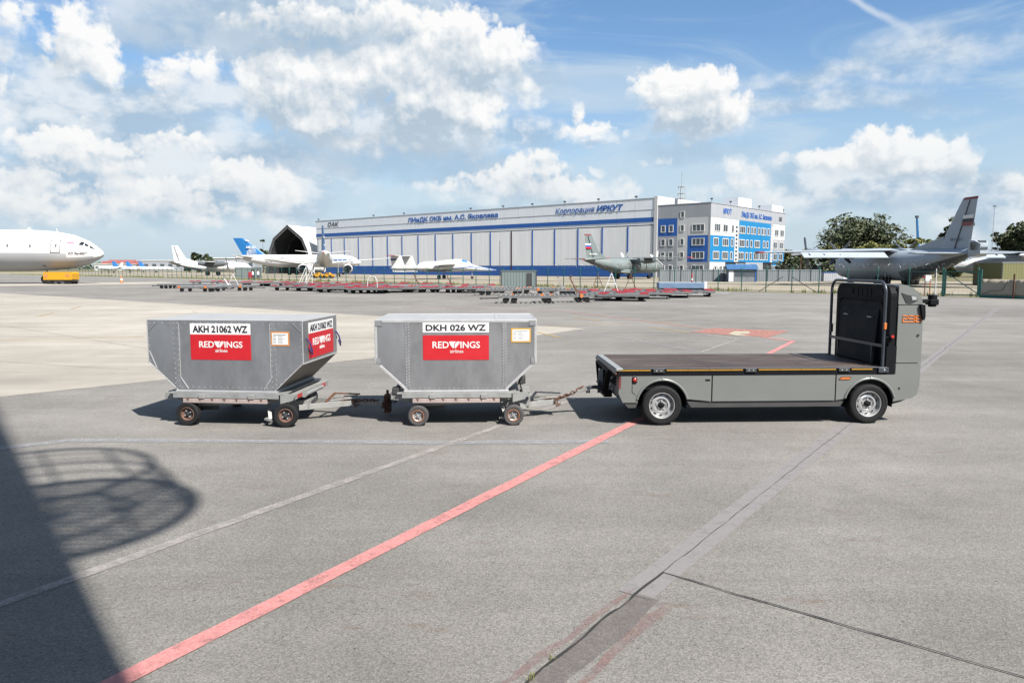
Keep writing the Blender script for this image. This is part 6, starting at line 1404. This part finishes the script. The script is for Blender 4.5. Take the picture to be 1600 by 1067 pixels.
# yellow ground power unit under the big airliner nose
def build_gpu():
    a = G(78, 443); t = thing('ground_power_unit', (a.x + 1.9, 107.5, 0), 0, 'yellow ground power unit on small wheels under the airliner nose', 'power unit')
    mb = MB(); mb.prism([(.1, .62), (4.25, .62), (4.3, 1.55), (4.1, 1.75), (.3, 1.75), (.1, 1.6)], 'y', -.9, .9); bd = mb.build('body', YELLOW, t, bevel=.05)
    mb = MB(); mb.box(.3, .75, -.93, -.9, .95, 1.5); mb.box(3.3, 3.95, -.93, -.9, 1.1, 1.45); mb.build('grille', ORV, bd)
    mb = MB(); mb.box(.4, 4.1, -.75, .75, .3, .6); mb.box(4.0, 4.4, -.6, .6, .35, .5); mb.build('chassis', DKGREY, t)
    for x in (1.3, 3.3, 3.8):
        for s in (-1, 1):
            mb = MB(); mb.lathe([(.1, -.1), (.27, -.1), (.29, 0), (.27, .1), (.1, .1), (.01, .05)], Matrix.Translation((x, s * .78, .29)) @ Matrix.Rotation(R(90), 4, 'X'), 18); mb.build('wheel', RUBBER, t)
    mb = MB(); mb.box(.6, 3.2, -.80, -.76, .25, .55); mb.build('side_skirt', DKGREY, t)
build_gpu()

# ------------------------------------------------------------------ rows of empty dollies
def dolly_wheels(t, xs, y, r):
    for x in xs:
        for s in (-1, 1):
            mb = MB(); mb.lathe([(.03, -.09), (r * .9, -.09), (r, -.04), (r, .04), (r * .9, .09), (.03, .09)], Matrix.Translation((x, s * y, r)) @ Matrix.Rotation(R(90), 4, 'X'), 14); mb.build('wheel', RUBBER, t)
def proto_pallet():
    t = thing('pallet_dolly', (0, 0, 0), 0, '', 'dolly')
    mb = MB(); mb.box(-1.75, 1.75, -1.3, 1.3, .42, .47); mb.box(-1.8, 1.8, -1.36, -1.28, .34, .50); mb.box(-1.8, 1.8, 1.28, 1.36, .34, .50); mb.box(-1.8, -1.72, -1.28, 1.28, .34, .49); mb.box(1.72, 1.8, -1.28, 1.28, .34, .49)
    for k in range(7): mb.cyl((-1.5 + k * .5, -1.25, .485), (-1.5 + k * .5, 1.25, .485), .03, None, 6)
    mb.build('deck_frame', DECKG, t)
    for x in (-1.45, 1.45):
        for y in (-1.15, 1.15):
            mb = MB(); mb.box(x - .30, x + .30, y - .12, y + .12, .505, .60); mb.build('red_guide', REDP, t)
    dolly_wheels(t, (-1.25, 1.25), 1.05, .22)
    mb = MB(); mb.bar((1.8, -.3, .3), (3.0, 0, .28), .07, .07); mb.bar((1.8, .3, .3), (3.0, 0, .28), .07, .07); mb.lathe([(.07, -.02), (.1, 0), (.07, .02)], Matrix.Translation((3.08, 0, .28)), 10); mb.build('drawbar', GALV, t)
    return t
def proto_roller():
    t = thing('roller_dolly', (0, 0, 0), 0, '', 'dolly')
    mb = MB(); mb.box(-2.0, 2.0, -.95, -.85, .36, .52); mb.box(-2.0, 2.0, .85, .95, .36, .52)
    for x in (-1.95, -.7, .7, 1.95): mb.box(x - .05, x + .05, -.85, .85, .38, .48)
    mb.build('side_frame', DECKG, t)
    mb = MB()
    for k in range(12): mb.cyl((-1.8 + k * .33, -.84, .53), (-1.8 + k * .33, .84, .53), .05, None, 8)
    mb.build('roller_bed', GALV, t)
    for x in (-1.6, 1.1):
        mb = MB(); mb.box(x - .1, x + .1, -1.02, -.955, .36, .60); mb.build('orange_stop', ORTXT, t)
    dolly_wheels(t, (-1.4, .95, 1.5), .8, .2)
    mb = MB(); mb.bar((2.0, -.25, .32), (3.1, 0, .3), .07, .07); mb.bar((2.0, .25, .32), (3.1, 0, .3), .07, .07); mb.box(3.1, 3.3, -.06, .06, .25, .35); mb.build('drawbar', DKGREY, t)
    return t
protoP, protoR = proto_pallet(), proto_roller(); usedP, usedR = [0], [0]
def place(kind, u, v, rz, label, group):
    proto, used = (protoP, usedP) if kind == 'P' else (protoR, usedR)
    o = proto if not used[0] else copy_tree(proto); used[0] = 1
    o.location = G(u, v - 1.2); o.rotation_euler = (0, 0, R(rz)); o['label'] = label; o['group'] = group; return o
gA = 'empty red padded dollies crowded before the rear view airliner'
for u, v in ((458, 455), (492, 456), (527, 458), (578, 459.5), (480, 451.5), (515, 453.5), (548, 455), (600, 458), (505, 449.5), (536, 451), (562, 452.5), (592, 454.5), (622, 456.5), (640, 458)):
    place('P', u, v, random.uniform(-14, 8) - 8, 'empty grey dolly with red corner pads in the crowd below the rear view airliner', gA)
gB = 'empty red padded dollies in a thin row by the fence at left'
for u, v in ((322, 446.5), (370, 447.5), (402, 448), (428, 448.3)):
    place('P', u, v, random.uniform(-10, 5), 'empty dolly with red pads in the thin row left of the airliner seen from behind', gB)
gB2 = 'empty dollies standing along the foot of the fence'
for u, v in ((650, 451.5), (682, 452), (610, 450.5), (575, 450), (470, 448.8), (748, 454)):
    place('P', u, v, random.uniform(-10, 5), 'empty dolly with red pads close along the foot of the fence', gB2)
place('P', 700, 458, -6, 'empty red padded dolly below the twin-boom jet, left of its neighbour', 'red padded dollies below the twin-boom jet')
place('P', 724, 458.5, -10, 'empty red padded dolly below the twin-boom jet, right of its neighbour', 'red padded dollies below the twin-boom jet')
gC = 'empty red padded dollies below the grey propeller transport'
for u, v, a in ((940, 469, -4), (975, 471, -12), (1012, 467.5, -4), (1044, 466, -6), (1080, 464.2, -8), (955, 465, 0), (990, 464.5, -6), (1020, 463, 0)):
    place('P', u, v, a, 'empty red padded dolly in the group below the grey twin propeller transport', gC)
gD = 'long grey roller dollies at left'
for u, v, a in ((278, 452, 170), (312, 457, -4), (365, 455.5, -2), (340, 452.5, 174)):
    place('R', u, v, a, 'long grey roller dolly with orange stops in the left group on the apron', gD)
gE = 'long grey roller dollies near the shed'
for u, v, a in ((655, 456, 178), (628, 455, 178), (780, 462, 178), (800, 459, 174), (838, 460, 178), (868, 461.5, 0), (905, 462.5, 178), (755, 457, 0)):
    place('R', u, v, a, 'long grey roller dolly in the rows before the grey-green shed', gE)
place('R', 825, 474.5, 178, 'grey roller dolly standing nearest the camera, in front of the other roller dollies', 'long grey roller dollies near the shed')
place('R', 882, 473, 0, 'brown stained roller dolly right of the nearest grey one', 'long grey roller dollies near the shed')
# tow bars stood up on end
def stand(u, v, h, m, label, kind):
    h *= .76; g = G(u, v); t = thing('tow_bar', g, 0, label, 'tow bar', 'tow bars stood on end')
    mb = MB(); w = h * .30
    if kind == 'A':
        mb.bar((-w, 0, .45), (0, 0, h), .05, .05); mb.bar((w, .1, .45), (0, 0, h), .05, .05); mb.bar((-w * .55, 0, .45 + h * .35), (w * .55, .06, .45 + h * .35), .05, .05)
    elif kind == 'L':
        mb.bar((w, 0, .45), (-w * .2, 0, h), .09, .09); mb.bar((w, .2, .45), (-w * .2, .0, h), .06, .06); mb.bar((w * 1.6, .2, .5), (w * .3, .0, h * .6), .06, .06)
    else:
        mb.tube([(-w, 0, .45), (-w * .95, 0, h * .6)] + [(-w * .95 * math.cos(R(q * 18)), 0, h * .6 + h * .4 * math.sin(R(q * 18))) for q in range(1, 10)] + [(w * .95, 0, h * .6), (w, 0, .45)], .035, 6)
    mb.build('bar', m, t); mb = MB(); mb.lathe([(.05, -.03), (.09, 0), (.05, .03)], Matrix.Translation((0, 0, h + .06)) @ Matrix.Rotation(R(90), 4, 'X'), 10); mb.build('tow_ring', DKGREY, t)
stand(365, 453.5, 2.3, OWHITE, 'narrow white tow bar stood up among the left roller dollies', 'A')
stand(352, 452, 1.6, OWHITE, 'leaning pale tow bar just left of the narrow upright one', 'L')
stand(582, 457, 2.1, OWHITE, 'arched white tow bar standing at the right end of the crowded red dollies', 'O')
stand(648, 454.5, 2.3, RUST, 'rusty leaning tow bar below the twin-boom jet fins', 'L')
stand(700, 454, 2.0, RUST, 'rusty tow bar near the single dolly below the jet wing', 'L')
stand(892, 472, 2.3, RUST, 'rusty and white tow bar stood up on the brown dolly', 'L')
stand(872, 460, 2.0, GALV, 'grey leaning tow bar just right of the shed', 'L')
stand(955, 467, 2.6, OWHITE, 'white A-shaped tow bar above the red padded dollies', 'A')
stand(934, 460, 2.3, RUST, 'brown A-shaped tow bar left of the white one', 'A')
stand(985, 461, 2.3, RUST, 'brown A-shaped tow bar right of the white one', 'A')
def build_stairs(u, v, label):
    g = G(u, v); t = thing('service_ladder', g, R(20), label, 'ladder', 'white service ladders')
    mb = MB()
    for y in (-.4, .4): mb.bar((-.9, y, 0), (.5, y, 3.0), .06, .06); mb.bar((.5, y, 0), (.5, y, 3.0), .05, .05); mb.bar((.5, y, 3.0), (.5, y, 4.0), .05, .05); mb.bar((-.9, y, .9), (.5, y, 4.0), .05, .05)
    mb.build('ladder_frame', OWHITE, t); mb = MB()
    for k in range(9): mb.box(-.9 + k * .155, -.75 + k * .155, -.38, .38, .32 * k + .1, .32 * k + .14)
    mb.build('steps', OWHITE, t); t.scale = (.62, .62, .62)
build_stairs(475, 449, 'white service ladder left, before the rear view airliner left engine'); build_stairs(484, 449.2, 'white service ladder right, beside the left engine of the rear view airliner')
def build_blue_dolly():
    a = G(1034, 460.5); t = thing('covered_trolley', (a.x, a.y + 1.5, 0), R(-4), 'long pale blue covered trolley behind the red padded dollies at right', 'trolley')
    mb = MB(); mb.box(0, 4.1, 0, 1.5, .5, 1.05); mb.build('cover', mat('blue_grey_cover', (.17, .27, .42), .6, 0, var=.2, scale=2, bump=.4, bscale=3), t, bevel=.06)
    mb = MB(); mb.box(4.1, 4.35, .1, 1.4, .45, 1.12); mb.build('end_frame', OWHITE, t); mb = MB(); mb.box(.1, 4.2, .1, 1.4, .32, .5); mb.build('chassis', DKGREY, t)
    for x in (.8, 3.4):
        for y in (.1, 1.4):
            mb = MB(); mb.lathe([(.03, -.09), (.2, -.09), (.22, 0), (.2, .09), (.03, .09)], Matrix.Translation((x, y, .22)) @ Matrix.Rotation(R(90), 4, 'X'), 14); mb.build('wheel', RUBBER, t)
build_blue_dolly()
def build_tug(u, v, Y, label, w=5.0):
    g = bx_at(u, v, Y); t = thing('aircraft_tug', (g.x, Y, 0), R(-6), label, 'tug'); t.scale = (.72, .72, .72)
    mb = MB(); mb.prism([(0, .5), (w, .5), (w, 1.2), (w * .7, 1.3), (w * .62, 1.75), (w * .4, 1.75), (w * .36, 1.3), (0, 1.2)], 'y', -1.1, 1.1); mb.build('body', YELLOW, t, bevel=.06)
    mb = MB(); mb.prism([(w * .42, 1.33), (w * .60, 1.33), (w * .59, 1.65), (w * .43, 1.65)], 'y', -1.115, -1.1); mb.build('window', GLASSD, t)
    for x in (w * .2, w * .8):
        for s in (-1, 1):
            mb = MB(); mb.lathe([(.1, -.18), (.45, -.18), (.5, 0), (.45, .18), (.1, .18)], Matrix.Translation((x, s * 1.0, .5)) @ Matrix.Rotation(R(90), 4, 'X'), 18); mb.build('wheel', RUBBER, t)
build_tug(489, 432, 166, 'low yellow tug parked under the tail of the rear view airliner', 3.4); build_tug(505, 432, 165, 'low yellow tug parked under the tail, right of the other yellow tug', 3.2)

# ------------------------------------------------------------------ far buildings, crane
def far_house(u, Y, w, h, rh, label, m, rm):
    r_ = ray(u, 418); t = thing('house', (r_.x / r_.y * Y, Y, 0), R(random.uniform(-20, 20)), label, 'house', 'red roofed houses on the horizon')
    mb = MB(); mb.box(-w / 2, w / 2, 0, 9, 0, h); mb.build('wall', m, t); mb = MB(); mb.prism([(-.5, h), (9.5, h), (4.5, h + rh)], 'x', -w / 2 - .5, w / 2 + .5); mb.build('roof', rm, t)
    mb = MB()
    for k in range(3): mb.box(-w / 2 + w * (k + .3) / 3.2, -w / 2 + w * (k + .7) / 3.2, -.05, -.002, h * .35, h * .75)
    mb.build('window', WING, t)
for i, (u, w, lab) in enumerate(((174, 16, 'red roofed house on the horizon, leftmost of the three'), (190, 20, 'red roofed house on the horizon, in the middle of the three'), (215, 30, 'red roofed house on the horizon, rightmost and widest of the three'))): far_house(u, 640, w, 5.0 + (i == 1) * 1.0, 3.0, lab, OGREY, ROOFRED)
for u, Y, w, h, lab in ((172, 560, 24, 4.6, 'long low white shed on the horizon beside the airliner nose'), (260, 520, 34, 7, 'wide grey far building left of the white tail'), (362, 420, 26, 7.5, 'grey flat far building behind the blue tail')):
    r_ = ray(u, 418); t = thing('industrial_building', (r_.x / r_.y * Y, Y, 0), 0, lab, 'building'); mb = MB(); mb.box(-w / 2, w / 2, 0, 15, 0, h); mb.build('wall', OWHITE if u < 200 else OGREY, t); mb = MB(); mb.box(-w / 2 - .4, w / 2 + .4, -.4, 15.4, h, h + .5); mb.build('roof', FABRICW, t); mb = MB()
    for k in range(6): mb.box(-w / 2 + w * (k + .25) / 6, -w / 2 + w * (k + .75) / 6, -.06, -.002, h * .4, h * .7)
    mb.build('window', WING, t)
def build_crane():
    Y = 330; t = thing('crane', (ray(1434, 418).x / ray(1434, 418).y * Y, Y, 0), 0, 'slim blue crane boom rising above the trees at right', 'crane')
    mb = MB(); a, b = Vector((.6, 0, 3)), Vector((-1.6, 0, 24.6)); n = 10
    for sx in (-.4, .4):
        for sy in (-.4, .4): mb.bar(a + Vector((sx, sy, 0)), b + Vector((sx * .5, sy * .5, 0)), .2, .2)
    for k in range(n):
        p, q = a.lerp(b, k / n), a.lerp(b, (k + 1) / n); mb.bar(p + Vector((-.4, -.4, 0)), q + Vector((.35, -.35, 0)), .14, .14); mb.bar(p + Vector((.4, .4, 0)), q + Vector((-.35, .35, 0)), .14, .14)
    mb.build('boom', CYAN, t); mb = MB(); mb.box(-2.2, -1.0, -.5, .5, 24.3, 25.2); mb.build('boom_head', DKGREY, t); mb = MB(); mb.box(-2, 3, -1.5, 1.5, .8, 3.2); mb.build('cab', CYAN, t, bevel=.1); mb = MB(); mb.box(-3, 4, -1.6, 1.6, .1, .8); mb.build('undercarriage', DKGREY, t)
build_crane()

# ------------------------------------------------------------------ trees
def tree(name, label, x, y, h, blobs, leaf, m, n, trunk_h, tr=.35, group=None, seed=0):
    """blobs: (dx, dy, z, rx, rz) of the crown's clumps"""
    rnd = random.Random(seed); t = thing(name, (x, y, 0), 0, label, 'tree' if 'tree' in name else 'bush', group)
    mb = MB(); mb.tube([(0, 0, 0), (.1, 0, trunk_h * .5), (-.1, .1, trunk_h), (.1, 0, trunk_h + h * .25)], [tr, tr * .8, tr * .65, tr * .25], 8)
    for (dx, dy, z, rx, rz) in blobs[:7]: mb.tube([(-.05, 0, trunk_h * .8), (dx * .5, dy * .5, (trunk_h + z) * .5), (dx * .9, dy * .9, z)], [tr * .45, tr * .28, tr * .08], 6)
    mb.build('trunk', BARK, t)
    mb = MB(); tot = sum(b[3] * b[3] * b[4] for b in blobs)
    for (dx, dy, z, rx, rz) in blobs:
        k = max(30, int(n * rx * rx * rz / tot)); subs = [(rnd.gauss(0, .5), rnd.gauss(0, .5), rnd.gauss(0, .5)) for _ in range(max(5, k // 40))]
        for _ in range(k):
            s = rnd.choice(subs); p = Vector((s[0] + rnd.gauss(0, .20), s[1] + rnd.gauss(0, .20), s[2] + rnd.gauss(0, .16)))
            if p.length > 1.15: p *= 1.15 / p.length
            c = Vector((dx + p.x * rx, dy + p.y * rx, max(.3, z + p.z * rz))); l = leaf * rnd.uniform(.5, 1.3)
            e = Euler((rnd.uniform(-.9, .9), rnd.uniform(-.9, .9), rnd.uniform(0, 6.28))).to_matrix(); u = e @ Vector((l, 0, 0)); v = e @ Vector((0, l * .6, 0)); w = e @ Vector((0, 0, l * .25))
            mb.add([c - u, c - v + w, c + u, c + v + w], [(0, 1, 2, 3)])
    mb.build('crown', m, t); return t
def crown(rnd, w, h, z0, k, r0=.28):
    out = []
    for _ in range(k):
        a = rnd.uniform(0, 6.28); q = rnd.random() ** .5; zz = rnd.uniform(0, 1); sh = math.sin(math.pi * (.12 + .80 * zz)) ** .7
        rx = w * r0 * rnd.uniform(.6, 1.15); out.append((math.cos(a) * q * w * .42 * sh, math.sin(a) * q * w * .42 * sh, z0 + (h - z0) * (.12 + .76 * zz), rx, rx * .75))
    return out
def tree_at(name, label, u, Y, wpx, vtop, m, n, leaf, group=None, z0f=.22, k=16, seed=0):
    r_ = ray(u, 418); sc_ = Y / F; h = CH + (418 - vtop) * sc_; w = wpx * sc_; rnd = random.Random(seed)
    bl = crown(rnd, w, h, h * z0f, k); return tree(name, label, r_.x / r_.y * Y, Y, h, bl, leaf, m, n, h * max(.12, z0f), h * .02 + .05, group, seed)
tree_at('broadleaf_tree', 'broad dark green tree right of the office block, the widest tree', 1337, 205, 106, 347, LEAF_D, 15000, .42, k=24, seed=3)
tree_at('broadleaf_tree', 'narrow dark tree just left of the tall grey tail fin', 1495, 190, 46, 337, LEAF_D, 5500, .42, k=12, seed=5)
tree_at('broadleaf_tree', 'dark tree right of the grey tail fin, left of the corner tree', 1570, 190, 44, 362, LEAF_D, 6500, .4, k=14, seed=6)
tree_at('broadleaf_tree', 'dark tree at the right edge of the picture', 1606, 180, 66, 346, LEAF_D, 8000, .4, k=18, seed=7)
tree_at('broadleaf_tree', 'small tree left of the tent hangar', 411, 330, 14, 371, LEAF_F, 900, .7, k=8, seed=8)
for i, (u, w, vt, Y, m, lab) in enumerate(((1232, 34, 390, 225, LEAF_Y, 'low green bush right against the office block'), (1262, 40, 393, 215, LEAF_Y, 'low green bush in front left of the widest dark tree'), (1296, 40, 384, 188, LEAF_Y, 'low yellow-green bush below the left side of the widest tree'), (1335, 44, 378, 180, LEAF_Y, 'yellow-green bush in front of the widest tree'), (1372, 44, 379, 178, LEAF_Y, 'yellow-green bush in front right of the widest tree'),
        (1425, 44, 364, 172, LEAF_Y, 'bright yellow-green tree in front of the blue crane boom'), (1398, 34, 380, 185, LEAF_Y, 'small yellow-green bush left of the crane boom'), (1462, 42, 374, 180, LEAF_Y, 'yellow-green bush between the crane boom and the grey tail'), (1490, 40, 382, 178, LEAF_Y, 'low bush directly behind the grey tail fin'), (1246, 46, 400, 150, LEAF_D, 'dark low hedge bush beside the office, behind the grey sheet fence'), (1300, 70, 402, 150, LEAF_D, 'dark low hedge bush below the widest tree'), (1370, 70, 402, 150, LEAF_D, 'dark low hedge bush right of the hedge below the widest tree'))):
    tree_at('bush', lab, u, Y, w, vt, m, 4500, .36, 'bushes right of the office block', .05, 11, 20 + i)
for i, (u, w, vt, lab) in enumerate(((296, 18, 401, 'far dark bush, leftmost of four beyond the white transport'), (309, 22, 398, 'far dark bush, second of four beyond the white transport'), (324, 20, 397, 'far dark bush, third of four beyond the white transport'), (334, 12, 404, 'far dark bush, last and smallest of four beyond the white transport'))):
    tree_at('bush', lab, u, 330, w, vt, LEAF_F, 1300, .8, 'far bushes beyond the white transport', .05, 9, 50 + i)
# far line of woods on the horizon
def woods():
    mb = MB(); rnd = random.Random(99)
    for u in range(-200, 1900, 3):
        r_ = ray(u, 418); Y = 900 + rnd.uniform(-60, 60); h = 9 + 5 * mnoise.noise(Vector((u * .012, 0, 0)))
        for _ in range(10):
            c = Vector((r_.x / r_.y * Y + rnd.uniform(-2, 2), Y + rnd.uniform(-8, 8), rnd.uniform(.5, max(2, h)))); l = rnd.uniform(1.5, 3.2); e = Euler((rnd.uniform(-.8, .8), rnd.uniform(-.8, .8), rnd.uniform(0, 6.28))).to_matrix()
            mb.add([c - e @ Vector((l, 0, 0)), c - e @ Vector((0, l * .7, 0)), c + e @ Vector((l, 0, 0)), c + e @ Vector((0, l * .7, 0))], [(0, 1, 2, 3)])
    tag(mb.build('woods', LEAF_F), 'low far line of woods along the horizon', 'woods', kind='stuff')
woods()
